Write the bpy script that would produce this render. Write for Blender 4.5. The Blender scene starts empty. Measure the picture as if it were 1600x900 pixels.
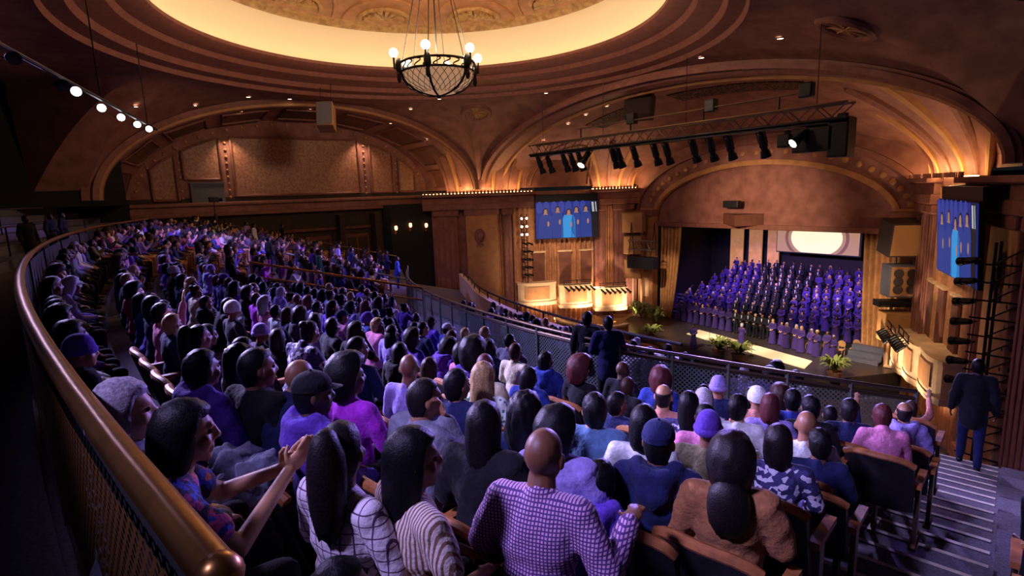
import bpy, bmesh, math, random
import numpy as np
from mathutils import Vector, Matrix, noise as mnoise
random.seed(11)
SC = bpy.context.scene
COL = SC.collection
PI = math.pi

# ------------------------------------------------------------------ camera
EYE = Vector((22.0, 0.0, 11.0))
YAW = math.radians(54.0)            # the view turns left of the stage axis (+Y)
PITCH = math.atan(150 / 870)
ROLL = math.atan(0.034)
fwd = Vector((-math.sin(YAW) * math.cos(PITCH), math.cos(YAW) * math.cos(PITCH), -math.sin(PITCH)))
r0 = Vector((math.cos(YAW), math.sin(YAW), 0))
u0 = r0.cross(fwd)
rr = r0 * math.cos(ROLL) - u0 * math.sin(ROLL)
uu = r0 * math.sin(ROLL) + u0 * math.cos(ROLL)
cam_d = bpy.data.cameras.new('camera')
cam_d.sensor_width = 36.0
cam_d.lens = 870 / 1600 * 36.0
cam_d.clip_start = 0.05
cam_d.clip_end = 300
cam = bpy.data.objects.new('camera', cam_d)
COL.objects.link(cam)
cam.matrix_world = Matrix(((rr.x, uu.x, -fwd.x, EYE.x), (rr.y, uu.y, -fwd.y, EYE.y), (rr.z, uu.z, -fwd.z, EYE.z), (0, 0, 0, 1)))
SC.camera = cam

# ------------------------------------------------------------------ world, exposure
w = bpy.data.worlds.new('world'); SC.world = w; w.use_nodes = True
w.node_tree.nodes['Background'].inputs[0].default_value = (0.30, 0.30, 0.36, 1)
w.node_tree.nodes['Background'].inputs[1].default_value = 0.02
SC.view_settings.view_transform = 'Standard'
SC.view_settings.look = 'None'
SC.view_settings.gamma = 1.0
SC.view_settings.exposure = 0.0
SC.view_settings.use_curve_mapping = False

# ------------------------------------------------------------------ the house lights
def light(name, kind, loc, power, color, target=None, size=0.3, angle=60, blend=0.6, size_y=None):
    d = bpy.data.lights.new(name, kind)
    d.energy = power; d.color = color
    if kind == 'SPOT':
        d.spot_size = math.radians(angle); d.spot_blend = blend; d.shadow_soft_size = size
    elif kind == 'AREA':
        d.size = size
        if size_y: d.shape = 'RECTANGLE'; d.size_y = size_y
    else:
        d.shadow_soft_size = size
    o = bpy.data.objects.new(name, d); COL.objects.link(o); o.location = loc
    if target is not None:
        o.rotation_euler = (Vector(target) - Vector(loc)).to_track_quat('-Z', 'Y').to_euler()
    return o
WARM = (1.0, 0.56, 0.26)
AMBER = (1.0, 0.70, 0.46)
VIOLET = (0.30, 0.22, 1.0)
BLUE = (0.16, 0.20, 1.0)
# coloured wash from the lighting truss onto the balcony seats
light('truss_wash', 'SPOT', (5.0, 21.4, 12.2), 15000, VIOLET, (15.0, 4.5, 8.2), 0.35, 46, 0.8)
light('truss_wash', 'SPOT', (9.0, 21.4, 12.2), 9000, (0.36, 0.25, 1.0), (17.5, 6.5, 8.2), 0.35, 36, 0.8)
light('truss_wash', 'SPOT', (-4.5, 21.4, 12.2), 22000, VIOLET, (-6.5, 8.2, 7.6), 0.35, 42, 0.9)
light('truss_wash', 'SPOT', (0.5, 21.4, 12.2), 16000, (0.24, 0.20, 1.0), (5.0, 5.0, 8.0), 0.35, 46, 0.8)
light('truss_wash', 'SPOT', (11.5, 21.4, 11.8), 8000, (0.55, 0.45, 1.0), (20.0, 8.5, 7.0), 0.35, 26, 0.8)
# the lamp pipe over the rear seats, then one added fill spot
light('rear_wash', 'SPOT', (9.0, -1.3, 14.2), 15000, (0.56, 0.47, 1.0), (19.9, 4.4, 8.4), 0.7, 38, 0.7)
light('rear_wash', 'SPOT', (5.3, -0.9, 14.2), 12000, (0.46, 0.38, 1.0), (16.4, 4.2, 8.6), 0.6, 42, 0.8)
light('rear_wash', 'SPOT', (1.3, -0.5, 14.2), 5000, (0.34, 0.30, 1.0), (8.0, 6.0, 8.0), 0.25, 60, 0.9)
light('rear_wash', 'SPOT', (-6.0, 0.4, 14.2), 3600, (0.34, 0.28, 1.0), (-7.0, 8.5, 7.4), 0.25, 76, 0.9)
light('rear_wash', 'SPOT', (19.8, -4.2, 16.0), 4600, (0.52, 0.43, 1.0), (19.8, 4.9, 8.2), 0.5, 33, 0.6)  # added fill behind the camera, off the pipe and without a fixture
# stage key from the truss, coloured choir light from behind the header
for x, t in ((-3.5, -3.0), (1.0, 0.5), (5.5, 4.0), (9.5, 7.0)):
    light('stage_key', 'SPOT', (x, 22.7, 12.4), 20000, (1.0, 0.80, 0.62), (t, 35.4, 0.0), 0.3, 23, 0.8)
    light('choir_key', 'SPOT', (x, 22.7, 12.0), 5000, (1.0, 0.76, 0.62), (t, 42.0, 2.0), 0.3, 22, 0.8)
for t in (-5.0, 0.0, 5.0):
    light('choir_wash', 'SPOT', (t, 38.5, 7.5), 4200, (0.34, 0.20, 1.0), (t, 44.0, 1.6), 0.3, 100, 0.8)
light('key_spill', 'SPOT', (2.0, 23.2, 11.4), 9000, (1.0, 0.66, 0.42), (0.3, 37.0, 8.4), 0.3, 50, 1.0)  # added spot, stands in for stage key spill on the lunette
light('wall_wash', 'SPOT', (-4.0, 22.6, 12.4), 7000, AMBER, (-13.6, 31.5, 4.0), 0.3, 56, 1.0)
light('wall_wash', 'SPOT', (10.5, 22.8, 12.4), 2500, AMBER, (13.0, 32.5, 4.0), 0.3, 50, 1.0)
light('band_spill', 'SPOT', (-11.6, 33.4, 3.6), 900, AMBER, (-10.0, 32.0, -0.6), 0.1, 100, 0.8)  # added spot for the warm spill in the band corner, no fixture
light('curtain_light', 'SPOT', (-2.0, 22.9, 12.2), 7000, (1.0, 0.75, 0.5), (-8.0, 38.0, 3.5), 0.3, 14, 0.8)
light('curtain_light', 'SPOT', (9.0, 22.9, 12.2), 6000, (1.0, 0.75, 0.5), (8.3, 38.0, 3.5), 0.3, 13, 0.8)
# chandelier and downlights
light('chandelier_glow', 'POINT', (-0.55, 12.7, 17.35), 2400, AMBER, None, 0.8)
for x, y in ((-12.5, 17.5), (-7.5, 22.6), (5.0, 24.0)):
    light('downlight_beam', 'SPOT', (x, y, 16.0), 260, AMBER, (x, y, 0), 0.1, 120, 1.0)
# uplights on the splayed walls and the boxes
for s in (-1, 1):
    for t, zz, p in ((0.12, -0.2, 1700), (0.36, -0.3, 1900), (0.62, -0.3, 1400)):
        x = s * (10.5 + 6.6 * t); y = 37 - 12 * t
        light('wall_uplight', 'SPOT', (x - s * 2.6, y - 1.2, zz + 0.3), p, AMBER, (x, y, 4.6), 0.15, 95, 0.9)
    for y, p in (((22.5, 45), (24.3, 70), (25.8, 70), (27.6, 70), (34.0, 70), (35.2, 70), (36.4, 70)) if s < 0 else ((28.8, 60), (30.6, 70), (32.4, 80), (34.2, 80), (36.2, 80))):   # behind the cornice cresting
        light('cornice_glow', 'POINT', (s * (10.5 + (37 - y) * 0.55) - s * 0.876 * 0.82, y - 0.482 * 0.82, 11.25), p * 0.7, (1.0, 0.62, 0.26), None, 0.1)
# wall washers of the side lunette
for y in (7.4, 16.9):
    light('lunette_washer', 'SPOT', (-19.6, y, 15.6), 420, AMBER, (-20.5, y + (0.3 if y < 10 else -0.3), 11.5), 0.06, 95, 0.9)

# ------------------------------------------------------------------ helpers
def srgb(h):
    h = h.lstrip('#')
    v = [int(h[i:i + 2], 16) / 255 for i in (0, 2, 4)]
    return tuple(c / 12.92 if c <= 0.04045 else ((c + 0.055) / 1.055) ** 2.4 for c in v)

class MB:
    """collects geometry that becomes one mesh object"""
    def __init__(s): s.v = []; s.f = []; s.m = []
    def add(s, vs, fs, mi=0):
        o = len(s.v); s.v += [tuple(p) for p in vs]; s.f += [tuple(i + o for i in q) for q in fs]; s.m += [mi] * len(fs)
        return s
    def box(s, c, d, rz=0.0, mi=0, M=None):
        x, y, z = d[0] / 2, d[1] / 2, d[2] / 2
        R = Matrix.Rotation(rz, 3, 'Z') if M is None else M
        vs = [Vector(c) + R @ Vector((a * x, b * y, e * z)) for a in (-1, 1) for b in (-1, 1) for e in (-1, 1)]
        return s.add(vs, [(0, 1, 3, 2), (4, 6, 7, 5), (0, 4, 5, 1), (2, 3, 7, 6), (0, 2, 6, 4), (1, 5, 7, 3)], mi)
    def cyl(s, p, q, r1, r2=None, n=12, mi=0, cap=True):
        p = Vector(p); q = Vector(q); r2 = r1 if r2 is None else r2
        ax = (q - p).normalized(); a = ax.orthogonal().normalized(); b = ax.cross(a)
        vs = []
        for c, r in ((p, r1), (q, r2)):
            for i in range(n):
                t = 2 * PI * i / n; vs.append(c + (a * math.cos(t) + b * math.sin(t)) * r)
        fs = [(i, (i + 1) % n, n + (i + 1) % n, n + i) for i in range(n)]
        if cap: fs += [tuple(range(n))[::-1], tuple(range(n, 2 * n))]
        return s.add(vs, fs, mi)
    def tube(s, pts, r, n=8, closed=False, mi=0):
        pts = [Vector(p) for p in pts]; m = len(pts); vs = []; prev = None
        for i, p in enumerate(pts):
            a = pts[(i - 1) % m] if (closed or i > 0) else p
            b = pts[(i + 1) % m] if (closed or i < m - 1) else p
            t = (b - a).normalized()
            u = t.orthogonal().normalized() if prev is None else (prev - t * prev.dot(t)).normalized()
            prev = u; w_ = t.cross(u); rad = r[i] if isinstance(r, (list, tuple)) else r
            for k in range(n):
                g = 2 * PI * k / n; vs.append(p + (u * math.cos(g) + w_ * math.sin(g)) * rad)
        fs = []
        for i in range(m if closed else m - 1):
            j = (i + 1) % m
            for k in range(n): fs.append((i * n + k, i * n + (k + 1) % n, j * n + (k + 1) % n, j * n + k))
        if not closed: fs += [tuple(range(n))[::-1], tuple((m - 1) * n + k for k in range(n))]
        return s.add(vs, fs, mi)
    def grid(s, fn, nu, nv, cu=False, mi=0, flip=False):
        vs = [fn(i / nu, j / nv) for i in range(nu if cu else nu + 1) for j in range(nv + 1)]
        fs = []
        for i in range(nu):
            i2 = (i + 1) % nu if cu else i + 1
            for j in range(nv):
                q = (i * (nv + 1) + j, i2 * (nv + 1) + j, i2 * (nv + 1) + j + 1, i * (nv + 1) + j + 1)
                fs.append(q[::-1] if flip else q)
        return s.add(vs, fs, mi)
    def lathe(s, prof, n=24, c=(0, 0, 0), a0=0.0, a1=2 * PI, mi=0):
        full = abs(a1 - a0 - 2 * PI) < 1e-6
        cx, cy, cz = c
        def fn(u, v):
            a = a0 + (a1 - a0) * u; r, z = prof[round(v * (len(prof) - 1))]
            return (cx + r * math.cos(a), cy + r * math.sin(a), cz + z)
        return s.grid(fn, n, len(prof) - 1, full, mi)
    def ball(s, c, r, nu=12, nv=8, mi=0, R=None):
        r = (r, r, r) if not isinstance(r, (tuple, list)) else r
        c = Vector(c)
        vs = []
        for j in range(nv + 1):
            ph = PI * j / nv
            for i in range(nu):
                th = 2 * PI * i / nu
                p = Vector((r[0] * math.sin(ph) * math.cos(th), r[1] * math.sin(ph) * math.sin(th), r[2] * math.cos(ph)))
                vs.append(c + (R @ p if R else p))
        fs = [(j * nu + i, (j + 1) * nu + i, (j + 1) * nu + (i + 1) % nu, j * nu + (i + 1) % nu) for j in range(nv) for i in range(nu)]
        return s.add(vs, fs, mi)
    def cap(s, p, q, r1, r2, n=12):
        s.cyl(p, q, r1, r2, n); s.ball(p, r1, n, 8); s.ball(q, r2, n, 8); return s
    def prism(s, poly, z0, z1, mi=0):
        n = len(poly)
        vs = [(x, y, z0) for x, y in poly] + [(x, y, z1) for x, y in poly]
        return s.add(vs, [tuple(range(n))[::-1], tuple(range(n, 2 * n))] + [(i, (i + 1) % n, n + (i + 1) % n, n + i) for i in range(n)], mi)
    def sweep(s, path, prof, frame, closed=False, mi=0):
        """path points, frame(i)->(out, up) vectors, prof = closed list of (a, b)"""
        vs = []; n = len(prof); m = len(path)
        for i, p in enumerate(path):
            o, u = frame(i)
            for a, b in prof: vs.append(Vector(p) + o * a + u * b)
        fs = []
        for i in range(m if closed else m - 1):
            j = (i + 1) % m
            for k in range(n): fs.append((i * n + k, i * n + (k + 1) % n, j * n + (k + 1) % n, j * n + k))
        if not closed: fs += [tuple(range(n))[::-1], tuple((m - 1) * n + k for k in range(n))]
        return s.add(vs, fs, mi)
    def mesh(s, name):
        me = bpy.data.meshes.new(name); me.from_pydata(s.v, [], s.f)
        me.polygons.foreach_set('material_index', s.m)
        bm = bmesh.new(); bm.from_mesh(me)
        bmesh.ops.remove_doubles(bm, verts=bm.verts, dist=1e-5)
        bmesh.ops.recalc_face_normals(bm, faces=bm.faces); bm.to_mesh(me); bm.free()
        return me
    def build(s, name, mats, parent=None, smooth=False, bevel=0.0):
        return put(name, s.mesh(name), mats, parent, smooth, bevel)

def put(name, me, mats, parent=None, smooth=False, bevel=0.0, mtx=None):
    mats = mats if isinstance(mats, (list, tuple)) else [mats]
    if not me.materials:
        for m in mats: me.materials.append(m)
    if smooth: smoothen(me)
    o = bpy.data.objects.new(name, me); COL.objects.link(o)
    if parent: o.parent = parent
    if mtx is not None: o.matrix_local = mtx
    if bevel > 0:
        b = o.modifiers.new('bevel', 'BEVEL'); b.width = bevel; b.segments = 2; b.limit_method = 'ANGLE'
    return o

def smoothen(me, ang=40):
    me.polygons.foreach_set('use_smooth', [True] * len(me.polygons))
    bm = bmesh.new(); bm.from_mesh(me); c = math.radians(ang)
    for e in bm.edges:
        e.smooth = not (len(e.link_faces) == 2 and e.calc_face_angle(0) > c)
    bm.to_mesh(me); bm.free()

def tag(o, label=None, cat=None, group=None, kind=None):
    if label: o['label'] = label
    if cat: o['category'] = cat
    if group: o['group'] = group
    if kind: o['kind'] = kind
    return o

def empty(name, loc=(0, 0, 0), rz=0.0):
    o = bpy.data.objects.new(name, None); COL.objects.link(o); o.location = loc; o.rotation_euler = (0, 0, rz)
    o.empty_display_size = 0.1
    return o

def copy_tree(o, parent=None):
    c = o.copy(); COL.objects.link(c); c.parent = parent
    for ch in o.children: copy_tree(ch, c)
    return c

ORD = ['zeroth', 'first', 'second', 'third', 'fourth', 'fifth', 'sixth', 'seventh', 'eighth', 'ninth', 'tenth', 'eleventh', 'twelfth',
       'thirteenth', 'fourteenth', 'fifteenth', 'sixteenth', 'seventeenth', 'eighteenth', 'nineteenth', 'twentieth']
TENS = {20: 'twenty', 30: 'thirty', 40: 'forty', 50: 'fifty', 60: 'sixty', 70: 'seventy'}
TENTH = {30: 'thirtieth', 40: 'fortieth', 50: 'fiftieth', 60: 'sixtieth', 70: 'seventieth'}
def ordinal(n):
    if n <= 20: return ORD[n]
    if n % 10 == 0: return TENTH[n]
    return TENS[n // 10 * 10] + '-' + ORD[n % 10]

# ------------------------------------------------------------------ materials
MAT = {}
def mat(name, col=(0.5, 0.5, 0.5), rough=0.6, metal=0.0, noise=0.0, nscale=6.0, col2=None, bump=0.0, bscale=60.0, emit=None, estr=0.0,
        objcol=False, spec=0.5, alpha=1.0, sheen=0.0, trans=0.0):
    m = bpy.data.materials.new(name); m.use_nodes = True
    nt = m.node_tree; b = nt.nodes['Principled BSDF']
    b.inputs['Base Color'].default_value = (*col, 1); b.inputs['Roughness'].default_value = rough
    b.inputs['Metallic'].default_value = metal; b.inputs['Specular IOR Level'].default_value = spec
    if sheen: b.inputs['Sheen Weight'].default_value = sheen
    if trans: b.inputs['Transmission Weight'].default_value = trans
    tc = nt.nodes.new('ShaderNodeTexCoord')
    src = None
    if objcol:
        oi = nt.nodes.new('ShaderNodeObjectInfo'); src = oi.outputs['Color']
    if noise > 0:
        n = nt.nodes.new('ShaderNodeTexNoise'); n.inputs['Scale'].default_value = nscale; n.inputs['Detail'].default_value = 5
        nt.links.new(tc.outputs['Object'], n.inputs['Vector'])
        mx = nt.nodes.new('ShaderNodeMix'); mx.data_type = 'RGBA'
        if src:
            mx.blend_type = 'MULTIPLY'; nt.links.new(src, mx.inputs[6])
            rp = nt.nodes.new('ShaderNodeValToRGB'); rp.color_ramp.elements[0].color = (1 - noise, 1 - noise, 1 - noise, 1); rp.color_ramp.elements[0].position = 0.3; rp.color_ramp.elements[1].position = 0.7
            nt.links.new(n.outputs['Fac'], rp.inputs[0]); nt.links.new(rp.outputs[0], mx.inputs[7]); mx.inputs[0].default_value = 1
        else:
            c2 = col2 or tuple(c * (1 - noise) for c in col)
            mx.inputs[6].default_value = (*col, 1); mx.inputs[7].default_value = (*c2, 1)
            mr = nt.nodes.new('ShaderNodeMapRange'); mr.inputs[1].default_value = 0.35; mr.inputs[2].default_value = 0.65
            nt.links.new(n.outputs['Fac'], mr.inputs[0]); nt.links.new(mr.outputs[0], mx.inputs[0])
        src = mx.outputs[2]
    if src: nt.links.new(src, b.inputs['Base Color'])
    if bump > 0:
        n2 = nt.nodes.new('ShaderNodeTexNoise'); n2.inputs['Scale'].default_value = bscale; n2.inputs['Detail'].default_value = 4
        nt.links.new(tc.outputs['Object'], n2.inputs['Vector'])
        bp = nt.nodes.new('ShaderNodeBump'); bp.inputs['Strength'].default_value = bump; bp.inputs['Distance'].default_value = 0.02
        nt.links.new(n2.outputs['Fac'], bp.inputs['Height']); nt.links.new(bp.outputs[0], b.inputs['Normal'])
    if emit:
        b.inputs['Emission Color'].default_value = (*emit, 1); b.inputs['Emission Strength'].default_value = estr
    MAT[name] = m
    return m

PLASTER = mat('plaster_terracotta', srgb('96645a'), 0.75, noise=0.35, nscale=1.2, col2=srgb('7a4c42'), bump=0.25, bscale=14)
PLASTER_D = mat('plaster_umber', srgb('6e4030'), 0.8, noise=0.3, nscale=1.5, bump=0.2, bscale=14)
GOLD_PL = mat('plaster_gilt', srgb('c09a5e'), 0.6, noise=0.4, nscale=3.0, col2=srgb('9a7140'), bump=0.5, bscale=9)
COVEPL = mat('cove_plaster', srgb('e2cfa8'), 0.7)
CREAM = mat('plaster_cream', srgb('d8b890'), 0.65, noise=0.2, nscale=2.0, bump=0.1, bscale=30)
TAN = mat('plaster_tan', srgb('b98454'), 0.7, noise=0.25, nscale=2.0, bump=0.15, bscale=20)
MOULD = mat('moulding_russet', srgb('8a5648'), 0.6, noise=0.25, nscale=4.0, bump=0.2, bscale=30)
DRAPE = mat('drape_gold', srgb('c08a62'), 0.85, noise=0.3, nscale=2.5, bump=0.1, bscale=80)
CURTAIN = mat('curtain_amber', srgb('d8a268'), 0.85, noise=0.25, nscale=3, bump=0.1, bscale=80)
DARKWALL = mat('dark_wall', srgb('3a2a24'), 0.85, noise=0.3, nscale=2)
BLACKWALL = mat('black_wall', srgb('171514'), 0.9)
BLACK = mat('black_metal', srgb('16171a'), 0.5, metal=0.3, bump=0.05)
STEEL = mat('truss_steel', srgb('7a6a58'), 0.35, metal=0.9)
GREYRAIL = mat('grey_green_rail', srgb('7d8578'), 0.45, metal=0.5, noise=0.2, nscale=8)
BRASS = mat('brass', srgb('a8783e'), 0.32, metal=0.9, noise=0.3, nscale=12)
CARPET = mat('carpet', srgb('6a6470'), 0.95, noise=0.4, nscale=40, bump=0.3, bscale=200)
NOSING = mat('nosing', srgb('d6ccb8'), 0.7, noise=0.3, nscale=14)
WOOD = mat('wood_oak', srgb('a8683a'), 0.45, noise=0.45, nscale=9, bump=0.1)
SEATBLACK = mat('seat_shell', srgb('1d1b20'), 0.42, noise=0.3, nscale=12)
SEATFAB = mat('seat_fabric', srgb('4a1f30'), 0.9, noise=0.3, nscale=60, bump=0.2, bscale=300)
LAMPBODY = mat('lamp_body', srgb('101012'), 0.45, metal=0.4)
LENS = mat('lamp_lens', srgb('fff0dc'), 0.2, emit=(1, 0.86, 0.68), estr=14)
LENSBLUE = mat('lamp_lens_white', srgb('ffffff'), 0.2, emit=(0.95, 0.95, 1.0), estr=9)
DOWN = mat('downlight_glow', srgb('ffe8c0'), 0.4, emit=(1, 0.78, 0.5), estr=7)
COVE = mat('cove_glow', srgb('ffd89a'), 0.5, emit=(1, 0.84, 0.62), estr=6)
GLOBE = mat('globe_glass', srgb('fff2da'), 0.3, emit=(1, 0.86, 0.66), estr=4.5)
SCONCE = mat('sconce_glow', srgb('ffb070'), 0.4, emit=(1, 0.55, 0.28), estr=3.0)
BULB = mat('cornice_bulb', srgb('ffd890'), 0.4, emit=(1, 0.62, 0.25), estr=9)
STAGEFLOOR = mat('stage_deck', srgb('3a3230'), 0.28, noise=0.3, nscale=3)
WHITECARPET = mat('pale_runner', srgb('e2d2b0'), 0.9, noise=0.15, nscale=20)
SKIN = mat('skin', objcol=True, rough=0.5, noise=0.15, nscale=30)
CLOTH = mat('cloth', objcol=True, rough=0.88, noise=0.35, nscale=26, bump=0.35, bscale=45, sheen=0.04, spec=0.2)
HAIR = mat('hair', objcol=True, rough=0.5, noise=0.6, nscale=90, bump=0.2, bscale=110, spec=0.2)
EYE_M = mat('eye_dark', srgb('181210'), 0.2)
GLASSDARK = mat('tinted_glass', srgb('15181e'), 0.12)
LEAF = mat('leaf', srgb('7d8a3a'), 0.6, noise=0.4, nscale=20)
POT = mat('pot', srgb('6a4a34'), 0.7)
SPK_TAN = mat('speaker_tan', srgb('b0824e'), 0.75, noise=0.15, nscale=30)
SPK_DARK = mat('speaker_grille', srgb('3a2c28'), 0.85, bump=0.4, bscale=250)
SPK_GREY = mat('speaker_grey', srgb('5a5a64'), 0.8, bump=0.3, bscale=250)

def pattern_mat(name, base, line1, line2=None, sx=40.0, sz=40.0, wline=0.25, cols=None):
    """woven checks or stripes on the garment's own coordinates"""
    m = mat(name, base, 0.85, bump=0.3, bscale=45)
    nt = m.node_tree; b = nt.nodes['Principled BSDF']
    tc = nt.nodes.new('ShaderNodeTexCoord'); sp = nt.nodes.new('ShaderNodeSeparateXYZ'); nt.links.new(tc.outputs['Object'], sp.inputs[0])
    cur = (*base, 1); curs = None
    for ax, sc, col in ((0, sx, line1), (2, sz, line2)):
        if col is None: continue
        mu = nt.nodes.new('ShaderNodeMath'); mu.operation = 'MULTIPLY'; mu.inputs[1].default_value = sc; nt.links.new(sp.outputs[ax], mu.inputs[0])
        fr = nt.nodes.new('ShaderNodeMath'); fr.operation = 'FRACT'; nt.links.new(mu.outputs[0], fr.inputs[0])
        lt = nt.nodes.new('ShaderNodeMath'); lt.operation = 'LESS_THAN'; lt.inputs[1].default_value = wline; nt.links.new(fr.outputs[0], lt.inputs[0])
        mx = nt.nodes.new('ShaderNodeMix'); mx.data_type = 'RGBA'; nt.links.new(lt.outputs[0], mx.inputs[0])
        if curs: nt.links.new(curs, mx.inputs[6])
        else: mx.inputs[6].default_value = cur
        mx.inputs[7].default_value = (*col, 1); curs = mx.outputs[2]
    nt.links.new(curs, b.inputs['Base Color'])
    return m
def blotch_mat(name, base, spots, scale=30.0, thr=0.5):
    m = mat(name, base, 0.85, bump=0.3, bscale=45)
    nt = m.node_tree; b = nt.nodes['Principled BSDF']
    tc = nt.nodes.new('ShaderNodeTexCoord'); v = nt.nodes.new('ShaderNodeTexVoronoi'); v.inputs['Scale'].default_value = scale
    nt.links.new(tc.outputs['Object'], v.inputs['Vector'])
    rp = nt.nodes.new('ShaderNodeValToRGB'); rp.color_ramp.interpolation = 'CONSTANT'
    rp.color_ramp.elements[0].color = (*base, 1)
    for i, c in enumerate(spots):
        e = rp.color_ramp.elements.new(thr + (1 - thr) * i / len(spots)); e.color = (*c, 1)
    rp.color_ramp.elements[-1].color = (*spots[-1], 1)
    sx = nt.nodes.new('ShaderNodeSeparateColor'); nt.links.new(v.outputs['Color'], sx.inputs[0]); nt.links.new(sx.outputs[0], rp.inputs[0])
    nt.links.new(rp.outputs[0], b.inputs['Base Color'])
    return m
def mesh_mat(name, col, scale, hole=0.45):
    """open diamond wire mesh: metal wires with real gaps"""
    m = mat(name, col, 0.5, metal=0.4)
    nt = m.node_tree; b = nt.nodes['Principled BSDF']
    uv = nt.nodes.new('ShaderNodeUVMap'); sp = nt.nodes.new('ShaderNodeSeparateXYZ'); nt.links.new(uv.outputs[0], sp.inputs[0])
    res = None
    for op in ('ADD', 'SUBTRACT'):
        a = nt.nodes.new('ShaderNodeMath'); a.operation = op; nt.links.new(sp.outputs[0], a.inputs[0]); nt.links.new(sp.outputs[1], a.inputs[1])
        mu = nt.nodes.new('ShaderNodeMath'); mu.operation = 'MULTIPLY'; mu.inputs[1].default_value = scale; nt.links.new(a.outputs[0], mu.inputs[0])
        fr = nt.nodes.new('ShaderNodeMath'); fr.operation = 'FRACT'; nt.links.new(mu.outputs[0], fr.inputs[0])
        lt = nt.nodes.new('ShaderNodeMath'); lt.operation = 'LESS_THAN'; lt.inputs[1].default_value = 1 - hole; nt.links.new(fr.outputs[0], lt.inputs[0])
        if res is None: res = lt
        else:
            mx = nt.nodes.new('ShaderNodeMath'); mx.operation = 'MAXIMUM'; nt.links.new(res.outputs[0], mx.inputs[0]); nt.links.new(lt.outputs[0], mx.inputs[1]); res = mx
    nt.links.new(res.outputs[0], b.inputs['Alpha'])
    return m
WIRE = mesh_mat('wire_mesh', srgb('7c857a'), 14.0, 0.62)
LATTICE = mesh_mat('brass_lattice', srgb('7a5428'), 16.0, 0.55)
def uv_planar(o, fn):
    me = o.data; l = me.uv_layers.new(name='UVMap')
    for lp in me.loops:
        l.data[lp.index].uv = fn(me.vertices[lp.vertex_index].co)

# ================================================================== THE SETTING
def structure(o): o['kind'] = 'structure'; return o
FCX, FCY = 9.0, 66.0
RCAM = math.hypot(13, 66)
def polar(d, a, z=0.0):
    r = RCAM - d
    return Vector((FCX + r * math.sin(a), FCY - r * math.cos(a), z))
def rake(d): return 9.03 - 0.25 * d
RAILPTS = [(-0.43, 13.4), (-0.29, 12.6), (-0.24, 12.1), (-0.12, 10.3), (-0.05, 9.2), (-0.01, 8.6), (0.05, 7.8), (0.09, 7.45), (0.115, 7.5), (0.13, 8.0), (0.15, 8.6), (0.17, 9.4), (0.178, 9.8), (0.2, 12.2), (0.3, 12.4)]
def drail(a):
    for (a0, d0), (a1, d1) in zip(RAILPTS, RAILPTS[1:]):
        if a <= a1: return d0 + (d1 - d0) * max(0, (a - a0)) / (a1 - a0)
    return RAILPTS[-1][1]

# --- floors
structure(MB().box((2, 12, -1.5), (52, 64, 0.4)).build('floor', CARPET))
apron = [(-10.4, 48.5), (-10.4, 36.4)] + [(-8.5 + 17 * i / 16, 32.6 - 2.4 * math.sin(PI * i / 16)) for i in range(17)] + [(10.4, 36.4), (10.4, 48.5)]
structure(MB().prism(apron, -1.3, 0.0).build('floor_stage', STAGEFLOOR))

# --- balcony tiers: one tread per row of seats
A_L, A_R = -0.43, 0.32
AI0, AI1 = 0.1765, 0.1955      # the stair aisle
VOM0, VOM1 = -0.105, -0.048    # the stairwell between the two seat blocks
NROW = 14
T0 = 0.2; PITCHR = 0.9
def trow(k): return T0 + PITCHR * k
def zrow(k): return rake(trow(k) + 0.45)
balcony = structure(empty('floor_balcony', (0, 0, 0)))
def tread(a0, a1, d0, d1, z, zb):
    n = max(2, int((a1 - a0) / 0.02))
    mb = MB(); vs = []; fs = []
    for i in range(n + 1):
        a = a0 + (a1 - a0) * i / n
        dd1 = min(d1, max(d0 + 0.02, (drail(a) if a < 0.1764 else 12.0) + 0.12))
        for d, zz in ((d0, zb), (d0, z), (dd1, z), (dd1, zb)): vs.append(polar(d, a, zz))
    for i in range(n):
        for k in range(3): fs.append((i * 4 + k, i * 4 + 4 + k, i * 4 + 5 + k, i * 4 + 1 + k))
    fs += [(0, 1, 2, 3), (n * 4, n * 4 + 3, n * 4 + 2, n * 4 + 1)]
    return mb.add(vs, fs)
for k in range(NROW):
    for a0, a1 in (((A_L, VOM0), (VOM1, AI0), (AI1, A_R)) if k > 3 else ((A_L, AI0), (AI1, A_R))):
        tread(a0, a1, trow(k), trow(k + 1), zrow(k), zrow(k) - 0.6).build('tread', CARPET, balcony)
# cross aisle behind the last row, the rear tiers and the underside of the balcony
structure(tread(A_L, A_R, -2.2, 0.22, 9.03, 8.4).build('floor_cross_aisle', CARPET))
for k in range(6):
    tread(A_L, A_R, -3.1 - 0.9 * k, -2.2 - 0.9 * k, 9.35 + 0.32 * k, 8.4 + 0.3 * k).build('tread', CARPET, balcony)
tread(VOM0, VOM1, 4.0, 13.5, 6.4, 6.0).build('stairwell_floor', CARPET, balcony)
# the lower tier beyond the balcony rail
structure(tread(-0.43, 0.30, 14.6, 14.62, 3.0, 2.9).build('floor_under', CARPET))
# stair aisle with pale nosings
for i in range(22):
    d = 2.0 + 0.45 * i
    z = rake(d + 0.22) + 0.02
    st = tread(AI0, AI1, d, d + 0.45, z, z - 0.5).build('step', CARPET, balcony)
    MB().grid(lambda u, v: polar(d + 0.405 + 0.05 * v, AI0 + 0.0012 + (AI1 - AI0 - 0.0018) * u, z + 0.006 + 0.0 * v), 4, 1).build('nosing', NOSING, st)
structure(tread(AI0, AI1, 0.2, 2.02, rake(1.9), 8.0).build('floor_landing', CARPET))

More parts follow.
